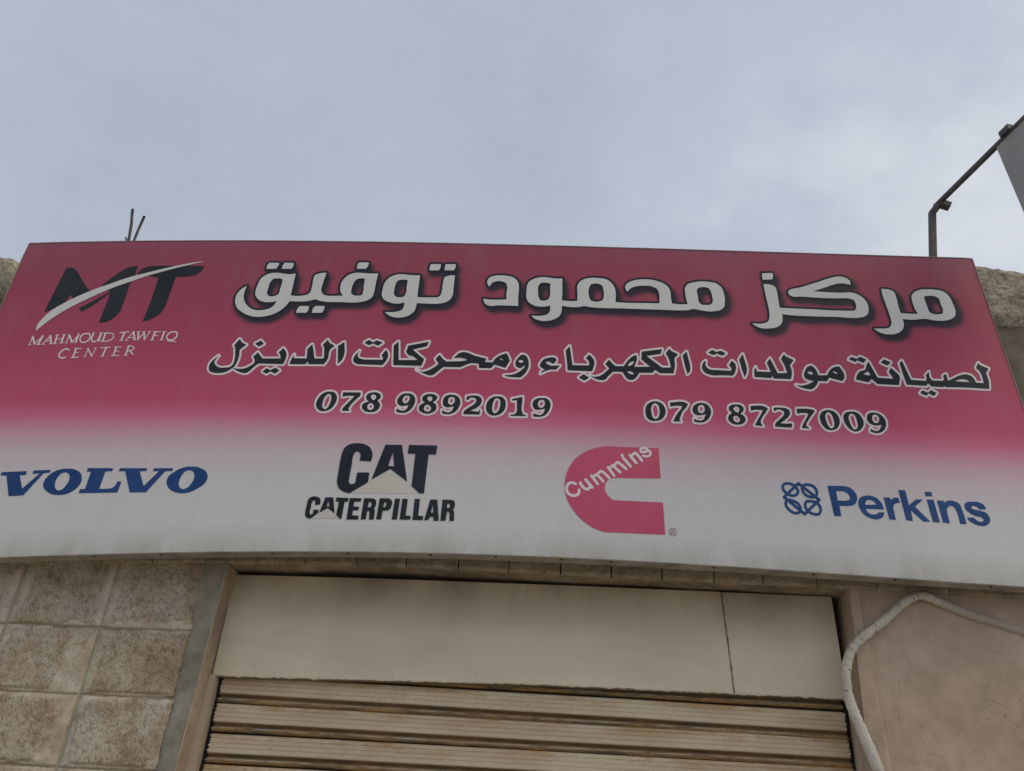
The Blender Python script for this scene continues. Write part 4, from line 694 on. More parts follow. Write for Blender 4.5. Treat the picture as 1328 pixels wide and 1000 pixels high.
        '45 -72 -3 2 -55 91 -11 7 -8 -1 -2 -9 6 -14 2 -98 -1 -4 -10 -1 -1 -2 2 -3 4 -2 6 0 30 0 2 2 -1 3 -4 3 -13 1 -2 2 -2 70 1 8 48 -77 6 -6 9 -4 5 3 2 5 -3 '
        '11 32 50 1 -8 -5 -51 -15 -1 0 -4 3 -3 17 -1 12 -5 8 5 20 2 0 2 -4 4 -13 0 -3 2 11 109 -2 7 -5 7 -6 3|-6111 8020 2 0 4 -9 13 -30 -6 -2 -31 0 0 5|-5062 '
        '7894 -16 -2 -4 -4 2 -6 7 -6 0 -13 0 -99 -1 -2 -12 -2 0 -4 4 -3 23 0 12 3 11 0 2 2 0 3 -3 3 -14 -1 -2 2 0 43 1 7 17 1 54 -52 8 -3 5 5 -1 4 -2 5 -40 39 '
        '-3 4 10 4 10 6 6 9 6 14 0 8 -2 6 -12 13 -21 11 -17 5|-5222 7884 -5 -3 -14 -2 -2 -3 2 -4 3 -3 10 0 3 -4 3 -104 -6 -3 -9 0 -3 -2 -1 -6 5 -4 27 1 13 2 51'
        ' 4 4 2 1 3 -2 4 -4 3 -54 -5 -1 1 -2 4 0 44 41 4 2 5 -2 4 -5 2 -36 -3 -1 4 -1 44 49 2 9 2 1 2 -1 4 -6 4 -56 -2 -7 3|-5052 7880 20 0 13 -3 19 -10 3 -4 2'
        ' -4 -1 -5 -7 -13 -8 -6 -12 -4 -12 1 -5 -2 -11 -1 -2 8|-5303 7877 -23 -2 -16 1 -7 -2 -52 -2 -12 -4 0 -5 6 -5 40 3 16 -1 2 -2 -7 -104 -1 -2 -20 -2 -1 -2'
        ' 3 -4 23 0 7 -3 6 0 4 4 13 3 -1 3 -4 3 -6 0 -2 5 7 102 1 2 33 1 5 2 1 5 -3 4 -5 2|-5473 7868 -16 -1 -2 -2 0 -3 4 -3 14 1 3 -2 -10 -82 -3 -7 -62 79 -1 '
        '3 4 4 -2 3 -4 2 -12 1 -20 -2 0 -2 2 -3 10 -3 4 -7 -5 -97 -2 -2 -12 -2 0 -3 2 -3 23 0 14 1 2 1 -1 3 -4 3 -9 0 -2 1 5 84 6 -6 59 -77 5 -4 7 -3 6 3 1 5 -'
        '3 10 13 101 6 1 3 3 -1 3 -3 2|-5717 7865 -15 -1 -3 -4 4 -6 9 -2 1 -3 1 -109 -2 -2 -10 0 -4 -2 0 -5 4 -4 11 -1 73 5 12 1 1 3 -2 6 -6 3 -54 -3 -2 0 -1 4'
        ' 0 51 38 3 3 2 0 3 -2 4 -4 2 -34 -2 -1 6 0 37 14 2 40 0 3 3 -1 5 -6 4 -28 -1|-5838 7864 -26 -8 -11 -8 -15 -18 -15 -30 -1 -15 2 -13 5 -14 10 -17 9 -10 '
        '6 -4 20 -7 22 -2 31 9 4 6 -3 8 -8 5 -31 -9 -14 0 -12 3 -10 6 -7 11 -5 14 -1 7 2 12 9 21 12 16 15 13 19 5 11 0 7 -3 17 -14 6 -1 3 3 0 5 -3 5 -18 17 -12'
        ' 6'
    ),
    'volvo': (
        '-3904 6365 -29 -4 -26 -6 -47 -18 -27 -17 -35 -29 -21 -20 -13 -18 -5 -12 -4 -20 1 -27 5 -22 8 -16 16 -24 16 -17 15 -12 13 -8 27 -13 23 -9 29 -8 38 -5 3'
        '8 1 18 3 21 5 27 10 41 22 53 37 16 15 13 17 10 21 8 23 1 27 -5 18 -8 19 -11 18 -10 13 -13 12 -23 13 -30 13 -36 12 -41 6|-5034 6332 -1 -3 1 -38 36 -1 1'
        '3 -3 1 -195 -3 -2 -53 -1 1 -46 400 13 29 3 4 114 0 9 -2 1 -44 -1 -3 -27 -6 -19 -14 -20 -18 -11 -21 -5 -49 -4 -61 0 -2 2 3 195 2 1 19 2 53 1 1 3 -1 33|'
        '-4672 6334 -3 -32 1 -3 70 0 4 -2 120 -233 5 -4 176 4 141 241 22 2 54 2 1 3 1 29 -3 1 -209 -3 -2 -31 2 -4 60 1 3 -2 -117 -169 -94 166 2 2 69 1 1 2 0 33'
        '|-5285 6322 -31 -3 -24 -5 -33 -11 -24 -13 -21 -15 -22 -21 -17 -23 -14 -26 -5 -18 -2 -27 4 -25 5 -13 13 -20 11 -11 20 -18 21 -15 20 -11 25 -10 24 -8 33'
        ' -7 32 -3 23 0 42 5 28 7 24 9 29 17 36 31 18 27 12 36 3 27 -2 17 -14 40 -11 19 -13 15 -20 16 -17 10 -26 12 -34 11 -44 5|-5466 6305 -179 -8 2 -35 1 -4 '
        '74 6 3 -2 -128 -173 -4 3 -87 146 2 2 70 3 -9 46 -275 -13 -17 -14 1 -7 10 -19 2 -1 61 0 3 -2 121 -234 152 11 10 1 8 13 128 242 8 2 62 6 -3 30 -3 1|-390'
        '4 6320 13 1 23 -5 15 -8 11 -10 7 -11 9 -20 5 -19 1 -22 -3 -22 -12 -35 -18 -33 -11 -11 -21 -12 -18 -6 -17 2 -12 6 -14 10 -15 17 -6 15 -4 17 -2 21 0 23 '
        '6 30 16 40 7 10 9 9 16 9|-5286 6277 16 1 17 -5 15 -6 12 -8 9 -10 9 -15 8 -24 3 -19 -2 -25 -7 -21 -14 -34 -11 -18 -11 -10 -13 -8 -20 -6 -9 1 -12 6 -11 '
        '8 -14 13 -12 16 -11 34 -4 34 6 35 15 35 15 15'
    ),
    'cat': (
        '-2165 6668 -39 -7 -26 -12 -27 -23 -12 -16 -9 -23 -6 -30 -6 -59 0 -130 2 -126 2 -17 10 -33 10 -21 16 -22 19 -14 32 -18 17 -5 45 -11 174 126 2 6 -1 101 '
        '-3 1 -31 1 -92 -2 -5 -61 3 -37 -3 -14 -13 -13 -15 -6 -16 -1 -6 2 -7 5 -10 16 -4 16 0 69 4 108 -5 79 2 23 8 25 11 21 12 6 12 0 8 -2 11 -9 10 -14 5 -12 '
        '3 -19 -2 -40 0 -8 2 -1 121 -4 2 4 3 59 -4 31 -16 37 -21 29 -19 15 -25 14 -37 13 -34 4|-1836 6659 -94 -402 182 127 192 -138 -104 414|-1583 6662 -2 -5 -'
        '1 -95 77 -1 3 -1 2 -361 87 -77 47 -1 2 14 2 423 1 2 9 0 68 -1 4 101 -2 2 -23 1|-1746 6567 1 0 2 -4 31 -151 -2 -1 -60 6 1 13'
    ),
    'cattri': (
        '-1748 6376 -374 -272 -1 -2 689 20 -4 5|-2334 5930 -148 -109 280 8 -9 9 -114 89 -6 4'
    ),
    'caterp': (
        '-2496 6058 -11 -1 -15 -5 -19 -13 -12 -18 -2 -15 1 -45 -4 -60 4 -44 4 -9 9 -11 15 -12 11 -4 20 -3 6 2 63 57 3 4 -1 35 -51 -1 -2 -1 2 -16 -2 -22 -4 -9 -'
        '8 -4 -8 -2 -4 3 -6 10 -5 12 -1 11 4 35 0 44 4 20 7 17 5 4 4 0 8 -6 8 -9 2 -12 -1 -21 2 -2 48 2 3 24 1 11 -4 16 -8 14 -12 13 -19 8|-2377 6051 -35 -166 '
        '79 52 76 -54 3 0 -1 9 -40 161|-2260 6052 -2 -2 -2 -41 33 -1 2 -2 -5 -140 41 -38 4 -2 14 -1 2 6 2 177 2 2 33 1 1 37 -5 2|-2121 6050 -2 -4 1 -224 3 -1 1'
        '15 2 2 4 -2 38 -59 1 -7 3 -1 51 57 1 1 38 -2 2 -55 -1 -1 45 1 8 66 2 3 34 -5 2|-1972 6053 -2 -3 -1 -6 -2 -218 52 0 1 86 1 5 4 1 16 -2 5 -9 5 -80 48 1 '
        '2 8 -4 93 -11 19 12 19 4 34 -10 39 -30 12 -10 2|-1813 6057 -1 -5 -6 -218 2 -4 49 1 3 91 2 1 57 7 21 26 6 56 -14 33 -28 13|-1655 6058 -2 -6 -5 -206 0 -'
        '9 2 -2 47 0 3 2 5 203 0 15 -1 2|-1454 6062 -1 -7 2 -217 3 -1 99 1 2 5 1 36 -3 1 -46 2 -4 2 0 175 -7 2|-1580 6057 -1 -7 -3 -212 2 -2 104 3 5 39 -43 1 -'
        '11 2 1 177|-1294 6058 -3 -6 -38 -213 41 0 14 35 29 0 2 0 2 -4 8 -35 49 0 1 7 -35 215 -3 2 -26 0|-1169 6062 -2 -8 -1 -217 50 2 8 92 2 3 13 0 3 -1 8 -10'
        ' 7 -85 45 2 -5 93 -15 25 10 16 6 37 -7 36 -30 15|-2339 6012 2 -2 16 -56 -3 -1 -20 -1 -2 6|-1920 6014 27 -5 6 -29 -12 -25 -21 0 -2 1|-1761 6017 21 -7 2'
        ' -28 -10 -18 -15 -1 -2 4 3 46|-1118 6021 21 -3 8 -15 -1 -8 -7 -20 -20 0 -2 1|-1266 6000 1 0 2 -10 11 -68 -2 -2 -19 -1 -2 5'
    ),
    'bigc': (
        '483 6712 -65 -9 -59 -17 -60 -26 -53 -30 -40 -29 -32 -29 -24 -28 -13 -19 -33 -55 -24 -57 -11 -37 -6 -30 -7 -60 1 -56 3 -34 5 -30 16 -54 20 -43 26 -46 3'
        '2 -46 27 -34 38 -40 37 -30 37 -27 37 -22 41 -19 52 -17 29 -6 24 -2 564 -2 -6 334 -447 5 -41 5 -14 4 -17 11 -26 27 -11 15 -14 24 -6 19 -2 16 1 23 3 17 '
        '7 20 13 24 10 11 12 9 39 18 481 13 -7 337 -440 2 -64 2'
    ),
    'cumm': (
        '860 6719 -21 -7 -7 -6 -6 -9 -3 -8 0 -16 2 -11 2 -6 4 -5 5 -4 11 -3 30 2 12 4 24 14 4 -2 6 -7 0 -6 -3 -9 -4 -6 -9 -6 -9 -3 -13 0 -23 6 -7 0 -5 -3 -3 -5'
        ' 0 -9 1 -4 6 -5 14 -5 15 -3 16 1 6 2 13 4 11 8 7 6 5 8 7 20 0 14 -4 12 -7 10 -8 6 -6 3 -10 1 0 10 -5 7 -22 9 -9 2|860 6691 14 1 17 -6 2 -2 -13 -8 -5 -'
        '2 -24 -2 -3 3 0 10 3 3|773 6659 -7 -2 -10 -7 -21 -23 -11 7 -6 -1 -5 -3 -5 -8 -1 -6 2 -6 4 -6 60 -78 5 -6 5 -2 7 0 6 4 4 7 0 8 -5 10 -43 56 6 8 16 17 5'
        ' -2 23 -25 32 -52 7 -3 5 0 5 3 5 9 0 7 -17 33 -17 26 -27 29 -11 6|638 6631 -5 -4 -3 -3 -1 -3 0 -8 6 -20 5 -5 6 -2 -2 -11 2 -6 72 -88 7 -3 5 1 4 3 4 4 '
        '2 5 0 6 -2 6 -65 80 -8 8 -7 2 1 14 -4 16 -4 5 -5 4|592 6548 -8 -4 -8 -7 -17 -19 -5 -10 -13 1 -12 -6 -8 -9 -10 -15 -8 8 -9 1 -7 -4 -3 -7 0 -7 2 -6 60 -'
        '89 2 -3 6 -4 8 1 5 3 3 6 1 8 -3 6 -40 60 0 3 2 4 13 18 5 -3 12 -15 55 -49 2 -1 8 1 5 3 3 6 1 8 -3 7 -47 41 -13 15 0 2 6 5 8 11 11 10 3 -1 27 -23 48 -4'
        '5 3 -1 8 0 5 4 3 6 0 9 -3 6 -28 28 -40 35 -9 7 -8 4 -4 1|422 6442 -8 -4 -16 -13 -12 -15 -2 -8 -12 0 -8 -4 -8 -6 -15 -15 -6 7 -7 3 -8 -1 -3 -3 -4 -6 1 '
        '-9 3 -6 61 -85 4 -4 6 -3 7 1 5 3 3 5 1 9 -4 6 -42 59 1 3 15 16 5 -2 25 -25 35 -43 3 -2 8 1 5 4 3 5 0 9 -6 11 -26 33 -25 25 24 24 2 1 2 -1 29 -24 44 -4'
        '7 3 -1 8 0 5 4 3 6 0 9 -3 6 -43 46 -33 27 -10 4|263 6343 -5 -3 -3 -5 -1 -3 0 -9 7 -10 38 -47 2 -4 -3 -9 -9 -11 -5 -4 -6 0 -8 4 -10 6 -10 11 -13 19 -15'
        ' 26 -6 3 -8 0 -5 -2 -3 -4 -2 -5 0 -9 11 -20 16 -24 10 -12 11 -10 17 -10 12 -4 12 1 13 5 7 6 14 17 11 -6 7 0 6 4 4 8 0 7 -3 6 -67 83 -7 5|118 6305 -14 '
        '-5 -13 -8 -11 -11 -11 -19 -5 -12 -3 -18 1 -18 6 -26 5 -11 9 -13 12 -11 15 -9 18 -7 17 -2 19 0 15 5 10 6 13 10 8 13 3 6 3 13 2 25 -1 6 -3 5 -6 4 -8 0 -'
        '6 -3 -4 -8 -1 -21 -3 -13 -3 -4 -6 -6 -14 -7 -17 -1 -10 2 -14 4 -14 9 -5 5 -6 11 -6 21 0 15 2 10 3 8 7 12 7 7 9 4 5 2 13 0 6 -1 19 -10 8 0 6 4 4 7 0 8 '
        '-3 6 -11 7 -9 5 -16 5'
    ),
    'reg': (
        '1117 5852 -14 -5 -11 -9 -9 -14 -4 -11 0 -9 4 -14 7 -11 13 -8 10 -3 8 0 15 6 11 9 9 14 3 11 1 9 -4 14 -7 11 -13 8 -10 3|1117 5846 8 1 4 -1 14 -7 6 -8 4'
        ' -8 1 -8 -2 -12 -8 -15 -8 -7 -8 -4 -7 -3 -11 1 -14 7 -6 8 -4 8 -1 7 1 12 8 15 9 8|1111 5836 -5 -1 -3 -3 -3 -4 -1 -6 -1 -21 3 -17 2 -2 4 2 0 5 -2 13 1 '
        '2 3 0 11 -1 11 -17 2 -2 3 0 2 2 0 3 -11 17 6 5 3 6 1 6 -1 3 -4 6 -7 4 -6 1|1110 5829 9 1 7 -3 4 -5 -1 -5 -4 -4 -7 -3 -13 1 0 12 2 4'
    ),
    'plogo': (
        '2291 6390 -21 -5 -11 -7 -12 -11 -10 -14 -5 -13 -1 -11 3 -28 6 -15 13 -17 10 -9 -27 -26 -3 -6 -1 -9 2 -6 20 -20 -8 -15 -5 -12 -2 -16 2 -15 2 -12 7 -18 '
        '21 -27 21 -17 13 -8 16 -5 18 -2 18 0 13 4 9 6 10 10 26 -24 8 -4 10 3 29 27 15 -11 18 -9 12 -3 20 -3 19 -1 10 2 16 7 8 7 10 13 8 16 5 15 3 16 -1 11 -5 '
        '24 -7 14 -12 16 21 21 5 11 -1 7 -4 5 -24 23 11 17 3 9 2 17 0 11 -2 17 -5 14 -8 15 -10 12 -8 7 -15 9 -21 6 -19 3 -23 0 -8 -2 -16 -7 -12 -9 -29 26 -6 2 '
        '-6 -1 -8 -4 -25 -24 -21 13 -15 6 -24 4|2286 6359 22 1 15 -3 13 -5 13 -9 -62 -60 -11 8 -11 15 -4 10 -2 17 3 9 7 9 11 7|2404 6356 4 1 19 -18 -3 -23 3 -2'
        '7 11 -23 18 -21 20 -14 22 -7 16 -3 19 1 17 5 19 -17 -12 -11 -13 4 -19 3 -49 1 -16 -6 -10 -9 -14 -19 -5 -14 -2 -18 1 -20 3 -12 10 -21 -14 -13 -23 22 3 '
        '18 -3 18 -9 23 -7 11 -9 10 -21 15 -30 14 -22 5 -23 1 -15 15 16 15 28 -11 14 -2 13 1 18 4 12 5 9 7 17 19 9 18 2 13 -2 16 -14 32|2478 6355 23 0 20 -3 16'
        ' -6 9 -7 12 -17 7 -17 1 -17 -1 -10 -6 -10 -2 -1 -4 3 -82 75 -3 5|2367 6321 2 0 4 -8 6 -20 -2 -11 -12 -13 -7 -5 -15 -5 -17 1 -15 6 1 3|2453 6314 3 -1 6'
        '6 -61 -13 1 -14 5 -21 13 -15 20 -6 15|2274 6175 95 -89 1 -3 -5 -5 -7 -2 -13 -1 -12 2 -17 5 -23 18 -15 18 -9 20 -2 16 1 9|2327 6173 19 -9 17 -13 8 -12 '
        '5 -8 1 -7 -48 46|2472 6177 41 0 18 -3 -65 -63 -7 14 -3 19 4 18 5 9|2556 6159 2 0 6 -6 6 -8 5 -14 3 -16 -4 -19 -11 -20 -6 -4 -7 -1 -28 1 -19 7 -17 10 1'
        ' 3'
    ),
    'perk': (
        '2698 6368 -2 -4 18 -315 4 -2 64 2 2 3 -2 107 86 1 39 7 23 9 12 11 10 11 10 18 6 13 6 31 -1 15 -2 14 -14 30 -18 23 -23 18 -23 9 -27 3 -68 1|3400 6359 -'
        '1 -2 0 -12 15 -305 54 -6 9 1 3 98 2 11 98 -111 69 4 -119 150 4 4 90 76 -5 1 -63 -2 -80 -63 -3 -1 -5 154 -4 2|2807 6317 23 1 14 -2 25 -10 13 -11 10 -12'
        ' 7 -17 1 -14 -1 -10 -6 -12 -5 -4 -10 -4 -32 -8 -20 -1 -51 2 -2 96 7 3|3661 6354 -2 -6 0 -43 67 2 1 48|3066 6282 -22 -5 -18 -7 -17 -9 -15 -13 -12 -21 -'
        '6 -19 -4 -22 0 -20 7 -32 11 -27 16 -26 18 -17 28 -17 29 -10 34 -5 21 2 26 9 22 12 9 8 6 9 16 37 -56 1 -21 -19 -15 -6 -16 -1 -20 1 -16 5 -15 9 -9 13 -1'
        '0 26 2 2 175 1 2 3 -2 32 -7 27 -15 28 -19 22 -24 16 -25 10 -34 5|3236 6271 0 -9 13 -221 9 -2 55 -1 -2 113 3 25 4 12 7 9 15 14 6 4 13 3 29 1 -5 55 -15 '
        '2 -18 -1 -11 -3 -10 -6 -25 -19 -5 24|3663 6270 -2 -2 1 -11 10 -220 7 -2 62 -2 -11 238 -2 1|3088 6237 16 -1 24 -12 9 -10 13 -26 -112 -6 7 24 9 17 11 8|'
        '3763 6266 -2 -3 10 -228 66 -5 -2 84 2 52 4 14 5 9 15 15 18 11 12 1 13 -5 12 -9 5 -9 5 -13 7 -32 3 -28 0 -90 63 1 -2 80 -4 52 -10 64 -4 10 -7 11 -9 7 -'
        '18 9 -20 6 -21 3 -32 -3 -13 -5 -30 -18 -3 20|4111 6272 -33 -2 -15 -3 -12 -6 -16 -14 -8 -11 -4 -12 -1 -20 2 -14 4 -10 12 -16 26 -23 23 -12 25 -10 33 -4'
        ' 14 -5 13 -15 4 -11 -1 -5 -11 -9 -12 -5 -7 -2 -12 0 -25 11 -24 27 -8 2 -57 -1 -1 -2 5 -18 10 -18 13 -11 29 -18 23 -9 20 -4 26 -3 28 3 22 9 18 13 10 9 '
        '9 11 7 15 4 20 0 19 -10 26 -12 15 -17 11 -51 13 -30 3 -15 3 -20 13 -3 8 2 4 8 6 11 5 11 2 14 -3 15 -9 21 -24 62 7 2 2 -7 33 -6 11 -8 9 -23 12 -37 9'
    ),
}

_link = link
def link(name, me, mat=None, parent=None, smooth=False):
    """meshes are modelled in world metres; a child is shifted back by its parent's own place"""
    o = _link(name, me, mat, parent, smooth)
    if parent is not None:
        w = Vector((0, 0, 0)); p = parent
        while p is not None:
            w += p.location; p = p.parent
        o.location = -w
    return o

# ---------------------------------------------------------------- ground
m = NT("dusty_street")
a = m.noise(0.8, 5, 0.6); b = m.noise(180, 3, 0.7)
m.color(m.mix(0.5, m.ramp(a, [(0.35, (0.33, 0.285, 0.225)), (0.65, (0.45, 0.395, 0.31))]), m.ramp(b, [(0.3, (0.28, 0.24, 0.19)), (0.7, (0.46, 0.41, 0.33))])))
m.bump(b, 0.6, 0.005); m.rough(0.95, 0.2)
road = link("road", mesh("road", [(-400, -400, 0), (400, -400, 0), (400, 400, 0), (-400, 400, 0)], [(0, 1, 2, 3)]), m.m)
tag(road, kind='structure')
M_conc = plaster_material("pavement_concrete", (0.48, 0.43, 0.35), (0.55, 0.50, 0.42), (0.38, 0.34, 0.27), 0.003)
pav = link("pavement", box_mesh("pavement", -14, 14, -2.15, 0.3, 0.004, 0.12), M_conc)
tag(pav, kind='structure')
kerb_me = box_mesh("kerb_stone", -0.495, 0.495, -2.32, -2.154, 0.004, 0.135, 0.012)
kerb_me.materials.append(M_conc)
kerb = bpy.data.objects.new("kerb", None); COL.objects.link(kerb); tag(kerb, kind='structure')
for i in range(-14, 14):
    k = bpy.data.objects.new("kerb_stone", kerb_me); COL.objects.link(k); k.parent = kerb; k.location = (i + 0.5, 0, 0)

# ---------------------------------------------------------------- building
B = empty("shop_building", "stone and plaster shopfront with a hammered stone wall left of a shuttered doorway", "building", loc=(-0.15, 0, 0))
M_stone = stone_material("hammered_limestone", (0.63, 0.52, 0.395), (0.70, 0.62, 0.50), (0.50, 0.39, 0.28), 3)
M_lintel = stone_material("sawn_limestone", (0.46, 0.38, 0.285), (0.56, 0.475, 0.37), (0.30, 0.24, 0.175), 9)
M_mortar = plaster_material("mortar", (0.48, 0.42, 0.31), (0.56, 0.50, 0.38), (0.38, 0.335, 0.24), 0.004, 3)
M_cement = plaster_material("grey_cement", (0.34, 0.315, 0.245), (0.44, 0.40, 0.315), (0.235, 0.22, 0.17), 0.006, 2.5)
M_plaster = plaster_material("beige_plaster", (0.54, 0.41, 0.315), (0.64, 0.50, 0.39), (0.42, 0.32, 0.24), 0.004, 0.9)
M_rough = stone_material("rough_parapet_stone", (0.58, 0.525, 0.425), (0.66, 0.61, 0.51), (0.44, 0.39, 0.305), 21)
M_reveal = plaster_material("brown_reveal_paint", (0.46, 0.355, 0.255), (0.54, 0.43, 0.325), (0.33, 0.265, 0.195), 0.002, 2.2)

def lintel_z(x):
    return interp([(-4.6, 2.64), (-3.19, 2.672), (-2.63, 2.706), (-1.70, 2.738), (-1.04, 2.756), (-0.48, 2.752), (0.0, 2.743), (0.77, 2.734), (1.36, 2.726), (1.73, 2.722), (2.27, 2.708), (5.0, 2.68)], x)

def set_attr(me, name, vals):
    at = me.attributes.new(name, 'FLOAT', 'POINT')
    at.data.foreach_set('value', vals)

def rock_face(name, w, h, depth, margins, seed, amp=0.007, nx=16, nz=11, proud=0.008):
    """one dressed stone: thin smooth margin, hammered centre standing proud, arrises slightly worn (local coords, front at y=0)"""
    rnd = random.Random(seed)
    ml, mrr, mb, mt = margins
    V, F, RG, SK = [], [], [], []
    for j in range(nz + 1):
        for i in range(nx + 1):
            u, v = i / nx, j / nz
            x, z = u * w, v * h
            d = min((x / ml) if ml else 9, ((w - x) / mrr) if mrr else 9, (z / mb) if mb else 9, ((h - z) / mt) if mt else 9)
            wob = mnoise.noise(Vector((x * 7 + seed * 3.1, z * 7, 1.7))) * 1.3 + mnoise.noise(Vector((x * 25 + seed, z * 25, 1.7))) * 0.5
            r = max(0.0, min(1.0, (d + wob - 0.85) * 1.8))
            n = mnoise.fractal(Vector((x * 14 + seed * 7.7, seed * 1.3, z * 14)), 0.9, 2.1, 4)
            y = -(r * (proud + n * amp))
            edge = (i in (0, nx)) or (j in (0, nz))
            if edge:
                y += 0.002 + 0.002 * rnd.random()
                if i == 0: x += rnd.uniform(0, 0.004)
                if i == nx: x -= rnd.uniform(0, 0.004)
                if j == 0: z += rnd.uniform(0, 0.004)
                if j == nz: z -= rnd.uniform(0, 0.004)
            V.append((x, y, z)); RG.append(r)
            SK.append(max(0.0, min(1.0, (0.034 + 0.012 * mnoise.noise(Vector((x * 4, z * 13 + seed, 5.5))) - u * w) * 200)) if ml > 0.02 else 0.0)
    W = nx + 1
    for j in range(nz):
        for i in range(nx):
            F.append((j * W + i, j * W + i + 1, (j + 1) * W + i + 1, (j + 1) * W + i))
    # skirt going back into the bed
    ring = [i for i in range(nx + 1)] + [j * W + nx for j in range(1, nz + 1)] + [nz * W + i for i in range(nx - 1, -1, -1)] + [j * W for j in range(nz - 1, 0, -1)]
    base = len(V)
    for k in ring:
        V.append((V[k][0], depth, V[k][2])); RG.append(0); SK.append(0)
    n = len(ring)
    for k in range(n):
        F.append((ring[(k + 1) % n], ring[k], base + k, base + (k + 1) % n))
    me = mesh(name, V, F)
    set_attr(me, 'rough', RG)
    set_attr(me, 'skim', SK)
    me.polygons.foreach_set('use_smooth', [True] * len(me.polygons))
    return me

# stone wall, left of the doorway
xs = [-4.81, -4.31, -3.81, -3.31, -2.81, -2.31, -1.825]
rows = [2.389, 2.068, 1.751, 1.43, 1.11, 0.79, 0.47, 0.12]
stone_meshes = {}
sid = 0
for ri in range(len(rows) + 0):
    zt = 2.75 if ri == 0 else rows[ri - 1]
    zb = rows[ri]
    for ci in range(len(xs) - 1):
        x0, x1 = xs[ci] + 0.006, xs[ci + 1] - 0.001
        jx = random.uniform(-0.004, 0.004)
        near = ci >= 2 and ri <= 3
        key = sid if near else (ci % 2, ri % 3 + 50, ci == len(xs) - 2, ri)
        top = zt - 0.001 if ri else 2.742
        if key not in stone_meshes:
            mr_ = 0.07 + 0.045 * random.random() if ci < len(xs) - 2 else 0.004
            stone_meshes[key] = rock_face("stone_block", x1 - x0, top - zb - 0.0025, 0.05, (0.042 if ci < 7 else 0.01, mr_ if random.random() < 0.85 else 0.03, 0.012 + 0.02 * random.random(), 0.014 if ri else 0.004), sid + 11, nx=34 if near else 14, nz=24 if near else 10, amp=0.007, proud=0.003)
            stone_meshes[key].materials.append(M_stone)
        o = link("stone_block", stone_meshes[key], None, B)
        o.location = o.location + Vector((x0 + jx, 0.0 + random.uniform(-0.003, 0.003), zb + 0.0025))
        sid += 1
link("mortar_bed", box_mesh("mortar_bed", -4.9, -1.80, 0.008, 0.40, 0.12, 2.745), M_mortar, B)

# cement skim between the stones and the doorway arris, ragged on the stone side
V, F = [], []
N = 60
for j in range(N + 1):
    z = 0.12 + (2.735 - 0.12) * j / N
    ra = mnoise.fractal(Vector((3.3, 0.5, z * 4.2)), 0.9, 2.0, 4)
    xl = -1.838 + 0.016 * ra + 0.02 * mnoise.noise(Vector((1, 4, z * 2.1))) - (0.02 if z > 2.45 else 0.0)
    xa = -1.722 - (2.735 - z) * 0.017 * (1 if z > 1.7 else 1.7 / max(z, 1.7))
    for i in range(7):
        u = i / 6
        x = xl + (xa - xl) * u
        y = -0.011 - 0.004 * mnoise.noise(Vector((x * 11, 2, z * 11)))
        if i == 0: y = 0.006
        if i == 6: y = -0.010 + 0.003 * mnoise.noise(Vector((1, 2, z * 17)))
        V.append((x, y, z))
for j in range(N):
    for i in range(6):
        F.append((j * 7 + i, j * 7 + i + 1, (j + 1) * 7 + i + 1, (j + 1) * 7 + i))
link("cement_edging", mesh("cement_edging", V, F), M_cement, B, smooth=True)
# reveal of the doorway, left side
V, F = [], []
for j in range(N + 1):
    z = 0.12 + (2.735 - 0.12) * j / N
    xa = -1.722 - (2.735 - z) * 0.017 * (1 if z > 1.7 else 1.7 / max(z, 1.7))
    V += [(xa, -0.010 + 0.003 * mnoise.noise(Vector((1, 2, z * 17))), z), (xa + 0.003, 0.06, z), (xa - 0.004, 0.30, z)]
for j in range(N):
    for i in range(2):
        F.append((j * 3 + i, j * 3 + i + 1, (j + 1) * 3 + i + 1, (j + 1) * 3 + i))
link("door_reveal", mesh("door_reveal", V, F), M_reveal, B, smooth=True)

tube("arris_chips", [(-1.722 - (2.735 - z) * 0.017 * (1 if z > 1.7 else 1.7 / max(z, 1.7)) + 0.001, -0.009, z) for z in [0.14 + 2.56 * q / 90 for q in range(91)]],
     [max(0.0006, 0.0035 + 0.004 * mnoise.noise(Vector((q * 0.37, 1, 2)))) for q in range(91)], M_plaster, B, n=6)
# right-hand plaster wall with its slightly proud corner strip
def plaster_grid(name, x0f, x1f, yf, z0, z1, nx, nz, mat):
    V, F = [], []
    for j in range(nz + 1):
        z = z0 + (z1 - z0) * j / nz
        for i in range(nx + 1):
            a, b = x0f(z), x1f(z)
            x = a + (b - a) * i / nx
            V.append((x, yf(x, z), z))
    for j in range(nz):
        for i in range(nx):
            F.append((j * (nx + 1) + i, j * (nx + 1) + i + 1, (j + 1) * (nx + 1) + i + 1, (j + 1) * (nx + 1) + i))
    return link(name, mesh(name, V, F), mat, B, smooth=True)
und = lambda x, z: 0.010 * mnoise.noise(Vector((x * 1.3, 5.1, z * 1.3))) + 0.004 * mnoise.noise(Vector((x * 5, 2.1, z * 5)))
arr = lambda z: 1.448 - (2.70 - z) * 0.055 if z > 1.7 else 1.393
strip = lambda z: 1.500 + 0.006 * math.sin(z * 7.0)
plaster_grid("plaster_wall", lambda z: strip(z) - 0.01, lambda z: 5.2, lambda x, z: 0.002 + und(x, z), 0.12, 2.80, 60, 46, M_plaster)
plaster_grid("corner_strip", arr, strip, lambda x, z: -0.012 + 0.3 * und(x, z) + (0.012 if x > strip(z) - 0.004 else 0.0), 0.12, 2.80, 8, 46, M_plaster)
V, F = [], []
for j in range(N + 1):
    z = 0.12 + (2.80 - 0.12) * j / N
    V += [(arr(z), -0.012, z), (arr(z) + 0.004, 0.10, z), (arr(z) + 0.006, 0.30, z)]
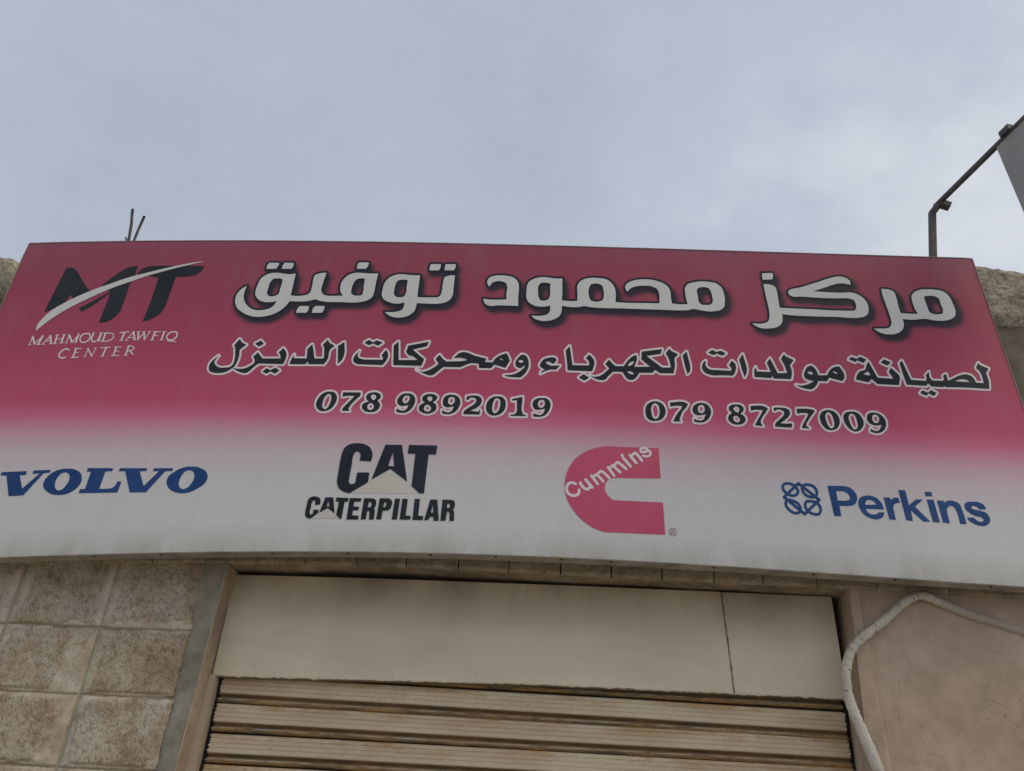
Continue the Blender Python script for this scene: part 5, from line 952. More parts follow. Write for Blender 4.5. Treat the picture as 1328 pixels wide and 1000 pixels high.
for j in range(N):
    for i in range(2):
        F.append((j * 3 + i + 1, j * 3 + i, (j + 1) * 3 + i, (j + 1) * 3 + i + 1))
link("door_reveal", mesh("door_reveal", V, F), M_plaster, B, smooth=True)

# lintel course: separate sawn blocks with open joints
joints = [-4.9, -4.4, -3.9, -3.42, -2.90, -2.683, -2.406, -2.124, -1.84, -1.571, -1.469, -1.312, -1.042, -0.779, -0.507, -0.248, 0.017, 0.275, 0.53, 0.787, 1.029, 1.292, 1.58, 1.93, 2.33, 2.80, 3.3, 3.8, 4.4, 5.2]
for i in range(len(joints) - 1):
    g = 0.0022 + random.random() * 0.0016
    if -1.60 < joints[i] < -1.45: g = 0.001
    x0, x1 = joints[i] + g, joints[i + 1] - g
    nx = 12
    V, F, RG = [], [], []
    fy = -0.022 + random.uniform(-0.002, 0.002)
    if x0 > 1.36: fy = -0.016
    prof = [(fy + 0.004, 3.00), (fy, 2.90), (fy, 0.012), (fy + 0.004, 0.003), (fy + 0.010, 0.0), (0.0, 0.0), (0.012, 0.012)]
    for k in range(nx + 1):
        x = x0 + (x1 - x0) * k / nx
        zb_ = lintel_z(x)
        chip = max(0.0, mnoise.noise(Vector((x * 13, 7.7, i * 1.9))) - 0.25) * 0.02
        for q, (y, z) in enumerate(prof):
            zz = z if z > 1 else zb_ + z
            if q in (2, 3, 4): zz += chip; y += chip * 0.6
            if q in (5, 6): zz += 0.004 * mnoise.noise(Vector((x * 8, y * 9, 3)))
            V.append((x, y, zz)); RG.append(0.15 if q < 4 else 0.5)
    P_ = len(prof)
    for k in range(nx):
        for q in range(P_ - 1):
            F.append((k * P_ + q, k * P_ + q + 1, (k + 1) * P_ + q + 1, (k + 1) * P_ + q))
    F.append(tuple(range(P_))[::-1])
    F.append(tuple(nx * P_ + q for q in range(P_)))
    me = mesh("lintel_block", V, F)
    set_attr(me, 'rough', RG)
    link("lintel_block", me, M_lintel, B)
V, F = [], []
for k in range(101):
    x = -1.76 + (1.50 + 1.76) * k / 100
    for j in range(7):
        y = 0.001 + 0.30 * j / 6
        V.append((x, y, lintel_z(x) + 0.002 + 0.003 * mnoise.noise(Vector((x * 5, y * 9, 3)))))
for k in range(100):
    for j in range(6):
        F.append((k * 7 + j, k * 7 + j + 1, k * 7 + j + 8, k * 7 + j + 7))
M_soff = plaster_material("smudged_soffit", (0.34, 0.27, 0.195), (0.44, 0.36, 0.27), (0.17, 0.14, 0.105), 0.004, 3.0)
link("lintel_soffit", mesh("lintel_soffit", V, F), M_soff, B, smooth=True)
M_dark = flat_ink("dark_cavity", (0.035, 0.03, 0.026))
link("lintel_core", box_mesh("lintel_core", -4.9, 5.2, -0.004, 0.40, 2.79, 3.0), M_dark, B)

# plain wall behind the sign, parapet of rough stones above it
M_upper = plaster_material("shaded_render", (0.20, 0.17, 0.125), (0.27, 0.235, 0.18), (0.13, 0.11, 0.08), 0.006, 2.5)  # wall shadow below the parapet is painted into this dark colour
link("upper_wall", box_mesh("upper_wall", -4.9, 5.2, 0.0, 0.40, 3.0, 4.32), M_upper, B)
link("side_wall", box_mesh("side_wall", -4.9, -4.6, 0.402, 7.0, 0.12, 4.3), M_cement, B)
link("side_wall", box_mesh("side_wall", 4.9, 5.2, 0.402, 7.0, 0.12, 4.3), M_cement, B)
link("back_wall", box_mesh("back_wall", -4.9, 5.2, 7.002, 7.3, 0.12, 4.3), M_cement, B)
link("roof_slab", box_mesh("roof_slab", -4.9, 5.2, 0.402, 7.3, 4.302, 4.5), M_cement, B)

def rubble(name, x0, x1, y0, y1, z0, topf, seed, n=(30, 10, 14), amp=0.03):
    bm = bmesh.new()
    bmesh.ops.create_grid(bm, x_segments=2, y_segments=2, size=0.5)
    bm.clear()
    nx, ny, nz = n
    vm = {}
    def vert(i, j, k):
        if (i, j, k) not in vm:
            u, v, w = i / nx, j / ny, k / nz
            x = x0 + (x1 - x0) * u
            y = y0 + (y1 - y0) * v
            zt = topf(x)
            z = z0 + (zt - z0) * w
            # round the arrises
            def rd(t, L, r=0.05):
                d = min(t, 1 - t) * L
                return max(0.0, 1 - d / r)
            cu, cv, cw = rd(u, x1 - x0, 0.10), rd(v, y1 - y0, 0.10), rd(w, zt - z0, 0.09)
            s = 0.5
            if cu and cw: x += (0.05 if u < .5 else -0.05) * cu * cw * s * 1.4; z += (0.05 if w < .5 else -0.05) * cu * cw * s * 1.4
            if cv and cw: y += (0.06 if v < .5 else -0.06) * cv * cw * s * 1.4; z += (0.05 if w < .5 else -0.05) * cv * cw * s * 1.2
            p = Vector((x, y, z))
            q = p * 5.5 + Vector((seed, seed * 2.3, 0))
            q2 = p * 22 + Vector((seed, 0, 3))
            d = Vector((mnoise.noise(q), mnoise.noise(q + Vector((9, 0, 0))), mnoise.noise(q + Vector((0, 9, 0))))) * amp
            d += Vector((mnoise.noise(q2), mnoise.noise(q2 + Vector((9, 0, 0))), mnoise.noise(q2 + Vector((0, 9, 0))))) * amp * 0.55 + Vector((mnoise.noise(q2 * 2.3), mnoise.noise(q2 * 2.3 + Vector((5, 0, 0))), mnoise.noise(q2 * 2.3 + Vector((0, 5, 0))))) * amp * 0.3
            vm[(i, j, k)] = bm.verts.new(p + d)
        return vm[(i, j, k)]
    for i in range(nx):
        for k in range(nz):
            bm.faces.new((vert(i, 0, k), vert(i + 1, 0, k), vert(i + 1, 0, k + 1), vert(i, 0, k + 1)))
            bm.faces.new((vert(i, ny, k + 1), vert(i + 1, ny, k + 1), vert(i + 1, ny, k), vert(i, ny, k)))
        for j in range(ny):
            bm.faces.new((vert(i, j, nz), vert(i + 1, j, nz), vert(i + 1, j + 1, nz), vert(i, j + 1, nz)))
            bm.faces.new((vert(i, j + 1, 0), vert(i + 1, j + 1, 0), vert(i + 1, j, 0), vert(i, j, 0)))
    for j in range(ny):
        for k in range(nz):
            bm.faces.new((vert(0, j, k + 1), vert(0, j + 1, k + 1), vert(0, j + 1, k), vert(0, j, k)))
            bm.faces.new((vert(nx, j, k), vert(nx, j + 1, k), vert(nx, j + 1, k + 1), vert(nx, j, k + 1)))
    me = bpy.data.meshes.new(name)
    bm.to_mesh(me); bm.free()
    set_attr(me, 'rough', [1.0] * len(me.vertices))
    return link(name, me, M_rough, B, smooth=False)

rubble("parapet_stone", -4.95, -3.63, -0.06, 0.36, 4.30, lambda x: 4.80 + 0.02 * math.sin(x * 9), 3, n=(70, 14, 28), amp=0.022)
for i, x in enumerate([-3.62, -2.42, -1.22, -0.02, 1.18]):
    rubble("parapet_stone", x + 0.006, x + 1.194 - (0.02 if i == 4 else 0), 0.0, 0.36, 4.325, lambda x: 4.60, 12 + i, n=(24, 8, 8))
rubble("parapet_stone", 2.38, 2.925, -0.02, 0.40, 4.315, lambda x: interp([(2.3, 4.86), (2.66, 4.825), (2.83, 4.785), (2.87, 4.75), (2.93, 4.66)], x), 31, n=(44, 22, 40), amp=0.020)
rubble("parapet_stone", 2.95, 5.2, 0.0, 0.36, 4.325, lambda x: 4.52, 44, n=(30, 8, 8))

# ---------------------------------------------------------------- rolling shutter
SH = empty("rolling_shutter", "closed cream rolling shutter with rusty slats under its sheet metal roller cover", "shutter", loc=(-0.15, 0.15, 0.12))
M_box = sheet_paint("cream_sheet_paint", (0.86, 0.745, 0.565))
def sheet_panel(x0, x1, name="cover_panel"):
    nx = 24
    prof = [(0.300, 2.722), (0.130, 2.724), (0.1205, 2.719), (0.119, 2.60), (0.117, 2.47), (0.118, 2.32), (0.120, 2.234), (0.124, 2.2265), (0.150, 2.224), (0.158, 2.224), (0.158, 2.240)]
    V, F = [], []
    for k in range(nx + 1):
        x = x0 + (x1 - x0) * k / nx
        lean = 1.0 if abs(x - 0.856) < 0.02 else 0.0
        dz = interp([(-1.72, -0.026), (-1.60, -0.028), (-0.07, 0.001), (1.40, 0.0)], x)
        for q, (y, z) in enumerate(prof):
            yy = y + (0.004 * mnoise.noise(Vector((x * 1.6, z * 2.2, 4))) if 2 <= q <= 5 else 0)
            V.append((x + lean * ((2.72 - z) * 0.045 - 0.011), yy, z + (dz if z < 2.30 else dz * (2.72 - z) / 0.42) + (interp([(-1.72, -0.004), (-1.0, 0.004), (0, 0.006), (1.4, 0)], x) if z > 2.6 else 0)))
    P_ = len(prof)
    for k in range(nx):
        for q in range(P_ - 1):
            F.append((k * P_ + q, k * P_ + q + 1, (k + 1) * P_ + q + 1, (k + 1) * P_ + q))
    F.append(tuple(range(P_))); F.append(tuple(nx * P_ + q for q in reversed(range(P_))))
    me = mesh(name, V, F)
    set_attr(me, 'height', [z for k in range(nx + 1) for (y, z) in prof])
    return link(name, me, M_box, SH, smooth=False)
sheet_panel(-1.722, 0.8545)
p2 = sheet_panel(0.8585, 1.402)
p2.location.y += 0.0035
# rust line along the lap joint of the two panels
m = NT("seam_rust")
m.color(m.ramp(m.noise(40, 4, 0.7), [(0.35, (0.10, 0.055, 0.03)), (0.6, (0.36, 0.24, 0.14))])); m.rough(0.95, 0.1)
V, F = [], []
for j in range(41):
    z = 2.232 + (2.718 - 2.232) * j / 40
    wv = 0.0012 + 0.0045 * abs(mnoise.noise(Vector((z * 30, 1, 1))))
    xm = 0.8565 + (2.72 - z) * 0.045 - 0.011
    V += [(xm - wv, 0.1135, z), (xm + wv * 1.6, 0.1135, z)]
for j in range(40):
    F.append((2 * j, 2 * j + 1, 2 * j + 3, 2 * j + 2))
link("panel_seam", mesh("panel_seam", V, F), m.m, SH)

# slats
m = NT("slat_paint")
uv = m.n('ShaderNodeUVMap'); uv.uv_map = "UVMap"
sp = m.n('ShaderNodeSeparateXYZ'); m.l(uv.outputs[0], sp.inputs[0])
v = sp.outputs[1]
basec = m.ramp(m.noise(2.5, 5, 0.6, stretch=(0.5, 1, 2)), [(0.35, (0.66, 0.53, 0.375)), (0.6, (0.78, 0.66, 0.49))])
long_ = m.noise(3.0, 6, 0.7, stretch=(0.8, 1, 7.0))
rust = m.noise(5.5, 6, 0.7, stretch=(0.6, 1, 2.2))
fine = m.noise(70, 4, 0.7, stretch=(0.5, 1, 1.5))
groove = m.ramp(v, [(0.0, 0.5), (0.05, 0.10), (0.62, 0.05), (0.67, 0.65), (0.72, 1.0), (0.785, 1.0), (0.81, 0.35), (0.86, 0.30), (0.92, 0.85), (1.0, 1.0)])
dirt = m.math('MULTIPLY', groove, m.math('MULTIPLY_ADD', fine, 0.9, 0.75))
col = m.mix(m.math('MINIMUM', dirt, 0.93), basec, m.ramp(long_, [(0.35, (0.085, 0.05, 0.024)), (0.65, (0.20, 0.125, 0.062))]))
rm = m.ramp(rust, [(0.42, 0.0), (0.58, 1.0)])
rv = m.ramp(v, [(0.0, 1.0), (0.18, 0.55), (0.4, 0.2), (0.6, 0.15), (1.0, 0.8)])
rf = m.math('MULTIPLY', m.math('MULTIPLY', rm, rv), m.math('MULTIPLY_ADD', fine, 1.2, 0.35))
col = m.mix(rf, col, m.ramp(fine, [(0.35, (0.36, 0.17, 0.05)), (0.6, (0.52, 0.34, 0.14))]))
bead = m.ramp(v, [(0.80, 0.0), (0.83, 1.0), (0.90, 1.0), (0.93, 0.0)])
worn = m.noise(26, 5, 0.75, stretch=(0.35, 1, 1.6))
col = m.mix(m.math('MULTIPLY', bead, m.ramp(worn, [(0.48, 0.0), (0.58, 0.75)])), col, (0.15, 0.095, 0.05))
grn = m.ramp(m.noise(150, 2, 0.6), [(0.3, (0.72, 0.70, 0.66)), (0.6, (1.05, 1.05, 1.05))])
col = m.mix(0.5, col, m.mix(1.0, col, grn, 'MULTIPLY'))
dots = m.ramp(m.noise(75, 2, 0.5, stretch=(0.6, 1, 1)), [(0.70, 0.0), (0.73, 0.85)])
col = m.mix(m.math('MULTIPLY', dots, m.ramp(rust, [(0.45, 0.0), (0.6, 1.0)])), col, (0.06, 0.035, 0.02))
uu_ = sp.outputs[0]
ends = m.math('MINIMUM', uu_, m.math('SUBTRACT', 1.0, uu_))
edge_ = m.math('LESS_THAN', ends, m.math('MULTIPLY_ADD', m.noise(95, 3, 0.7), 0.016, -0.0052))
col = m.mix(edge_, col, (0.022, 0.02, 0.02))
m.color(col); m.bump(fine, 0.5, 0.002); m.rough(0.75, 0.3)
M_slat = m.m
prof = [(0.010, 0.0), (-0.004, -0.001), (-0.009, -0.004)]
for c in (0.022, 0.043, 0.064):
    prof += [(-0.0125, -(c - 0.0032)), (-0.0095, -c), (-0.0128, -(c + 0.0032))]
prof += [(-0.013, -0.086), (-0.010, -0.0905), (0.004, -0.096), (0.007, -0.101), (0.004, -0.106), (-0.009, -0.1095), (-0.0145, -0.1145), (-0.0155, -0.120), (-0.012, -0.1265), (0.000, -0.130), (0.012, -0.1305)]
dist = [0]
for a, b in zip(prof, prof[1:]):
    dist.append(dist[-1] + math.hypot(a[0] - b[0], a[1] - b[1]))
zl = [2.083, 1.949, 1.812]; zr = [2.046, 1.930, 1.805]
while zl[-1] > 0.28:
    zl.append(zl[-1] - 0.136); zr.append(zr[-1] - 0.1345)
zl.insert(0, 2.222); zr.insert(0, 2.184)
XL, XR = -1.684, 1.396
for i, (a, b) in enumerate(zip(zl, zr)):
    nx = 36
    V, F = [], []
    ex0 = XL + random.uniform(-0.004, 0.004); ex1 = XR + random.uniform(-0.004, 0.004)
    for k in range(nx + 1):
        x = ex0 + (ex1 - ex0) * k / nx
        t = (x - XL) / (XR - XL)
        zb_ = a + (b - a) * t + 0.0012 * mnoise.noise(Vector((x * 2.1, i * 3.3, 0)))
        yo = 0.170 + 0.004 * mnoise.noise(Vector((x * 1.1, i * 0.7, 2))) + 0.0035 * max(0.0, mnoise.noise(Vector((x * 3.7, i * 4.1, 8))) - 0.2)
        zb_ += 0.0022 * mnoise.noise(Vector((x * 0.9, i * 5.3, 4)))
        for (y, z) in prof:
            V.append((x, yo + y, zb_ + 0.1315 + z))
    P_ = len(prof)
    me_f = []
    uvs = []
    for k in range(nx):
        for q in range(P_ - 1):
            F.append((k * P_ + q, k * P_ + q + 1, (k + 1) * P_ + q + 1, (k + 1) * P_ + q))
            d0, d1 = -prof[q][1] / 0.1305, -prof[q + 1][1] / 0.1305
            uvs += [(k / nx, d0), (k / nx, d1), ((k + 1) / nx, d1), ((k + 1) / nx, d0)]
    me = mesh("slat", V, F)
    ul = me.uv_layers.new(name="UVMap")
    for li, c in enumerate(uvs):
        ul.data[li].uv = c
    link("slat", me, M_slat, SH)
link("curtain_shade_sheet", box_mesh("curtain_shade_sheet", -1.74, 1.44, 0.186, 0.196, 0.12, 2.735), M_dark, SH)  # added near-black sheet: paints the shade behind the curtain and its end gaps
M_rail = sheet_paint("rail_paint", (0.60, 0.50, 0.37))
def rail(x0t, x1t, x0b, x1b, name="guide_rail"):
    V = []
    for z, a, b in ((2.205, x0t, x1t), (1.0, x0b, x1b), (0.12, x0b, x1b)):
        V += [(a, 0.17, z), (a, 0.100, z), (b, 0.100, z), (b, 0.116, z), (b - 0.004 if b > a else b + 0.004, 0.18, z)]
    F = []
    for s_ in range(2):
        for q in range(4):
            F.append((s_ * 5 + q, (s_ + 1) * 5 + q, (s_ + 1) * 5 + q + 1, s_ * 5 + q + 1))
    F.append((0, 1, 2, 3, 4))
    me = mesh(name, V, F)
    set_attr(me, 'height', [2.30] * len(V))
    return link(name, me, M_rail, SH)
rail(-1.728, -1.699, -1.752, -1.690)
rail(1.437, 1.411, 1.392, 1.384)

# ---------------------------------------------------------------- signboard
SG = empty("signboard", "long pink and white printed shop sign with Arabic lettering above the shutter", "sign", loc=(-0.5, -0.2, 2.7))
xb = np.array([-3.431, -3.069, -2.821, -2.09, -1.38, -0.726, -0.086, 0.469, 1.016, 1.593, 2.197, 2.491])
zb = np.array([2.640, 2.658, 2.671, 2.710, 2.739, 2.752, 2.758, 2.755, 2.740, 2.730, 2.721, 2.716])
xt = np.array([-3.48, -2.876, -2.272, -1.447, -0.622, 0.179, 1.058, 1.748, 2.439])
zt = np.array([4.752, 4.746, 4.738, 4.719, 4.700, 4.687, 4.689, 4.696, 4.706])
PB = np.polyfit(xb, zb, 4); PT = np.polyfit(xt, zt, 3)
def sign_y(x):
    return -0.16 - 0.10 * (1 - ((x + 0.5) / 3.0) ** 2)
NX, NZ = 590, 205
vv, uu = np.meshgrid(np.linspace(0, 1, NZ + 1), np.linspace(0, 1, NX + 1), indexing='ij')
xl = -3.432 + (-3.480 + 3.432) * vv
xr = 2.487 + (2.440 - 2.487) * vv
X = xl + (xr - xl) * uu
ZB = np.polyval(PB, X); ZT = np.polyval(PT, X)
Zc = ZB + (ZT - ZB) * vv
Yc = sign_y(X)

def decode(key):
    out_ = []
    for s_ in PRINT[key].split('|'):
        if not s_: continue
        a = np.array(s_.split(), dtype=float).reshape(-1, 2).cumsum(axis=0) / 2000.0
        out_.append(a)
    return out_

# soft printed glow round the big title: outline polygons moved down-right, filled on the face grid and blurred
def fill_on_grid(polys, dx, dz):
    m_ = np.zeros(X.shape, bool)
    for p in polys:
        px, pz = p[:, 0] + dx, p[:, 1] + dz
        sel = (X > px.min()) & (X < px.max()) & (Zc > pz.min()) & (Zc < pz.max())
        gx, gz = X[sel], Zc[sel]
        ins = np.zeros(gx.shape, bool)
        qx, qz = np.roll(px, -1), np.roll(pz, -1)
        for a, b, c, d in zip(px, pz, qx, qz):
            if b == d: continue
            cond = (b <= gz) != (d <= gz)
            ins ^= cond & (gx < a + (gz - b) * (c - a) / (d - b))
        m_[sel] ^= ins
    return m_
halo = decode('title_halo')
ink = fill_on_grid(halo, 0.018, -0.030).astype(float)
for _ in range(7):
    ink = (np.roll(ink, 1, 0) + ink * 2 + np.roll(ink, -1, 0)) / 4
    ink = (np.roll(ink, 1, 1) + ink * 2 + np.roll(ink, -1, 1)) / 4

verts = np.stack([X, Yc, Zc], -1).reshape(-1, 3)
idx = np.arange((NX + 1) * (NZ + 1)).reshape(NZ + 1, NX + 1)
quads = np.stack([idx[:-1, :-1], idx[:-1, 1:], idx[1:, 1:], idx[1:, :-1]], -1).reshape(-1, 4)
me = bpy.data.meshes.new("sign_face")
me.vertices.add(len(verts)); me.vertices.foreach_set('co', verts.ravel())
me.loops.add(quads.size); me.loops.foreach_set('vertex_index', quads.ravel().astype(np.int32))
me.polygons.add(len(quads)); me.polygons.foreach_set('loop_start', (np.arange(len(quads)) * 4).astype(np.int32))
me.update(calc_edges=True)
at = me.attributes.new('glow_ink', 'FLOAT', 'POINT'); at.data.foreach_set('value', ink.ravel())
at = me.attributes.new('up', 'FLOAT', 'POINT'); at.data.foreach_set('value', vv.ravel())
at = me.attributes.new('along', 'FLOAT', 'POINT'); at.data.foreach_set('value', uu.ravel())

m = NT("printed_flex_face")
up = m.attr('up'); al = m.attr('along')
pat = m.noise(1.1, 4, 0.55)
up2 = m.math('ADD', up, m.math('MULTIPLY_ADD', al, 0.03, -0.020))
col = m.ramp(up2, [(0.12, (0.735, 0.725, 0.70)), (0.19, (0.72, 0.69, 0.69)), (0.265, (0.71, 0.585, 0.62)), (0.32, (0.71, 0.40, 0.48)), (0.372, (0.70, 0.190, 0.305)), (0.42, (0.62, 0.100, 0.190)), (0.60, (0.50, 0.080, 0.148)), (0.80, (0.40, 0.070, 0.122)), (0.93, (0.375, 0.078, 0.122)), (1.0, (0.35, 0.095, 0.148))])
# print banding, fading and street dust
col = m.mix(m.ramp(pat, [(0.42, 0.0), (0.66, 0.14)]), col, m.mix(1.0, col, (0.86, 1.12, 1.04), 'MULTIPLY'))
dust = m.ramp(m.noise(7, 5, 0.65, stretch=(1, 1, 0.35)), [(0.50, 0.0), (0.75, 0.09)])
col = m.mix(dust, col, (0.42, 0.38, 0.33))
low = m.n('ShaderNodeMapRange'); low.inputs['From Min'].default_value = 0.075; low.inputs['From Max'].default_value = 0.0
m.l(up, low.inputs['Value'])
lf = m.math('MULTIPLY', low.outputs[0], m.ramp(m.noise(5, 5, 0.65, stretch=(1, 1, 0.3)), [(0.3, 0.15), (0.7, 0.75)]))
col = m.mix(lf, col, (0.40, 0.36, 0.29))
mot = m.noise(60, 3, 0.6)
col = m.mix(0.12, col, m.mix(1.0, col, m.ramp(mot, [(0.3, (0.75, 0.75, 0.75)), (0.7, (1.2, 1.2, 1.2))]), 'MULTIPLY'))
gi = m.n('ShaderNodeMapRange'); gi.inputs['From Min'].default_value = 0.05; gi.inputs['From Max'].default_value = 0.62; gi.inputs['To Max'].default_value = 0.93
m.l(m.attr('glow_ink'), gi.inputs['Value'])
col = m.mix(gi.outputs[0], col, (0.022, 0.034, 0.044))
m.color(col)
seam = m.math('COMPARE', al, 0.0815, 0.00035)
m.bump(m.math('MULTIPLY_ADD', seam, -0.06, m.noise(1.6, 4, 0.55, stretch=(1, 1, 0.5))), 0.4, 0.03)
m.rough(0.5, 0.2)
face = link("sign_face", me, m.m, SG, smooth=True)

# metal case of the sign: returns all round and a back sheet
M_case = plaster_material("case_metal", (0.36, 0.335, 0.29), (0.44, 0.42, 0.38), (0.27, 0.245, 0.20), 0.001, 3)
def case_ring():
    V, F = [], []
    K = 120
    loop = []
    for k in range(K + 1):
        loop.append((0.0, k / K, 'b'))
    for k in range(1, 21):
        loop.append((k / 20, 1.0, 'r'))
    for k in range(1, K + 1):
        loop.append((1.0, 1 - k / K, 't'))
    for k in range(1, 20):
        loop.append((1 - k / 20, 0.0, 'l'))
    pts = []
    for v_, u_, side in loop:
        a = -3.432 - 0.048 * v_; b = 2.487 - 0.047 * v_
        x = a + (b - a) * u_
        z = float(np.polyval(PB, x) + (np.polyval(PT, x) - np.polyval(PB, x)) * v_)
        ox = {'l': -1, 'r': 1}.get(side, 0); oz = {'b': -1, 't': 1}.get(side, 0)
        pts.append((x, z, ox, oz))
    n = len(pts)
    rings = [(0.0035, 0.0, 0.0), (-0.0035, 0.001, 0.001), (-0.003, 0.005, 0.005), (0.082, 0.005, 0.005), (0.082, -0.02, -0.02)]
    for dy, ex, ez in rings:
        for x, z, ox, oz in pts:
            V.append((x + ox * ex, sign_y(x) + dy, z + oz * ez))
    for r_ in range(len(rings) - 1):
        for k in range(n):
            k2 = (k + 1) % n
            F.append((r_ * n + k, (r_ + 1) * n + k, (r_ + 1) * n + k2, r_ * n + k2))
    return mesh("case_frame", V, F)
link("case_frame", case_ring(), M_case, SG)
V, F = [], []
for k in range(41):
    x = -3.44 + (2.48 + 3.44) * k / 40
    V += [(x, sign_y(x) + 0.080, float(np.polyval(PB, x)) + 0.003), (x, sign_y(x) + 0.080, float(np.polyval(PT, x)) - 0.003)]
for k in range(40):
    F.append((2 * k, 2 * k + 2, 2 * k + 3, 2 * k + 1))
link("back_sheet", mesh("back_sheet", V, F), M_case, SG)
# rivets under the bottom return
rv = bmesh.new(); bmesh.ops.create_uvsphere(rv, u_segments=10, v_segments=6, radius=0.0075)
for v_ in rv.verts: v_.co.z *= 0.6
rme = bpy.data.meshes.new("rivet"); rv.to_mesh(rme); rv.free(); rme.materials.append(M_dark)
for x in (-2.93, -2.33, -1.98, -1.41, -1.03, -0.62, -0.30, 0.02, 0.26, 0.75, 1.22, 1.60, 2.05, 2.4):
    o = link("rivet", rme, None, SG)
    o.location = o.location + Vector((x, sign_y(x) + 0.018, float(np.polyval(PB, x)) - 0.006))
# brackets carrying the case off the wall
for x in (-3.0, -1.5, 0.0, 1.5, 2.2):
    for z in (3.1, 4.2):
        link("bracket", box_mesh("bracket", x - 0.02, x + 0.02, sign_y(x) + 0.0805, -0.0005, z - 0.02, z + 0.02), M_case, SG)

# printed lettering: thin ink sheets lying on the face
from mathutils.geometry import tessellate_polygon
def signed_area(p):
    return 0.5 * float(np.sum(p[:, 0] * np.roll(p[:, 1], -1) - np.roll(p[:, 0], -1) * p[:, 1]))
def inside(pt, p):
    x, y = pt; c = False
    for (a, b), (d, e_) in zip(p, np.roll(p, -1, 0)):
        if (b > y) != (e_ > y) and x < a + (y - b) * (d - a) / (e_ - b): c = not c
    return c
def ink_sheet(name, keys, off, mat, label=None, xr=None):
    V, F = [], []
    for key in keys:
        P_ = decode(key)
        if xr: P_ = [p for p in P_ if xr[0] < p[:, 0].mean() < xr[1]]
        order = sorted(P_, key=lambda p: -abs(signed_area(p)))
        outers = []
        for p in order:
            lvl = [o for o in outers if inside(p[0], o[0])]
            depth = sum(1 for q in order if q is not p and abs(signed_area(q)) > abs(signed_area(p)) and inside(p[0], q))
            if depth % 2 == 0:
                outers.append([p])
            else:
                lvl[-1].append(p)
        for rings in outers:
            base = len(V)
            polys = [[Vector((a, b, 0)) for a, b in r_] for r_ in rings]
            for r_ in rings:
                for a, b in r_:
                    V.append((a, sign_y(a) - off, b))
            for t in tessellate_polygon(polys):
                a, b, c = (V[base + i_] for i_ in t)
                cr_ = (b[0] - a[0]) * (c[2] - a[2]) - (b[2] - a[2]) * (c[0] - a[0])
                t = [base + i_ for i_ in t]
                F.append(tuple(t) if cr_ > 0 else tuple(reversed(t)))
    bm = bmesh.new()
    me = mesh(name, V, F); bm.from_mesh(me)
    x = math.floor(min(v[0] for v in V) / 0.1) * 0.1
    while x < max(v[0] for v in V):
        bmesh.ops.bisect_plane(bm, geom=list(bm.verts) + list(bm.edges) + list(bm.faces), dist=1e-6, plane_co=(x, 0, 0), plane_no=(1, 0, 0))
        x += 0.1
    for v in bm.verts: v.co.y = sign_y(v.co.x) - off
    bm.to_mesh(me); bm.free()
    o = link(name, me, mat, SG)
    if label: o['label'] = label
    return o
I_black = flat_ink("black_ink", (0.020, 0.026, 0.030))
I_navyblack = flat_ink("blue_black_ink", (0.018, 0.024, 0.036))
I_white = flat_ink("white_ink", (0.74, 0.735, 0.71), 0.05)
I_pinkwhite = flat_ink("outline_ink", (0.88, 0.79, 0.80), 0.05)
I_blue = flat_ink("blue_ink", (0.015, 0.062, 0.22), 0.14)
I_blue2 = flat_ink("mid_blue_ink", (0.018, 0.072, 0.225), 0.14)
I_tan = flat_ink("tan_ink", (0.70, 0.66, 0.575), 0.05)
I_red = flat_ink("crimson_ink", (0.64, 0.104, 0.185), 0.06)
I_mauve = flat_ink("mauve_ink", (0.40, 0.16, 0.20), 0.06)
ink_sheet("title_outline", ['title_halo'], 0.0012, I_navyblack)
ink_sheet("title_lettering", ['title'], 0.0024, I_white, "big white Arabic title lettering")
ink_sheet("subtitle_outline", ['subtitle_halo'], 0.0012, I_pinkwhite)
ink_sheet("subtitle_lettering", ['subtitle'], 0.0024, I_black, "black Arabic subtitle lettering")
ink_sheet("phone_number_outline", ['phone1_halo'], 0.0012, I_pinkwhite)
ink_sheet("phone_prefix", ['phone1'], 0.0024, I_black, "digits 078", (-9, -0.929))
ink_sheet("phone_number", ['phone1'], 0.0024, I_black, "digits 9892019", (-0.929, 9))
ink_sheet("phone_number_outline", ['phone2_halo'], 0.0012, I_pinkwhite)
ink_sheet("phone_prefix", ['phone2'], 0.0024, I_black, "digits 079", (-9, 0.840))
ink_sheet("phone_number", ['phone2'], 0.0024, I_black, "digits 8727009", (0.840, 9))
ink_sheet("monogram", ['mono'], 0.0012, I_black, "black MT monogram")
ink_sheet("swoosh", ['swoosh'], 0.0024, I_white)
ink_sheet("centre_name_lettering", ['name'], 0.0012, I_pinkwhite, "small white lettering naming the centre")
ink_sheet("wide_serif_wordmark", ['volvo'], 0.0012, I_blue, "blue wide serif wordmark")
ink_sheet("emblem_triangle", ['cattri'], 0.0012, I_tan)
ink_sheet("short_bold_wordmark", ['cat'], 0.0024, I_navyblack, "large black three letter wordmark")
ink_sheet("long_bold_wordmark", ['caterp'], 0.0024, I_black, "long black condensed wordmark")
ink_sheet("letter_c_emblem", ['bigc'], 0.0012, I_red, "big crimson letter C emblem")
ink_sheet("emblem_lettering", ['cumm'], 0.0024, I_pinkwhite, "white slanted lettering across the C emblem")
ink_sheet("registered_mark", ['reg'], 0.0012, I_mauve)
ink_sheet("four_ring_emblem", ['plogo'], 0.0012, I_blue2, "blue emblem of four linked rings")
ink_sheet("sans_wordmark", ['perk'], 0.0012, I_blue2, "blue bold sans wordmark")

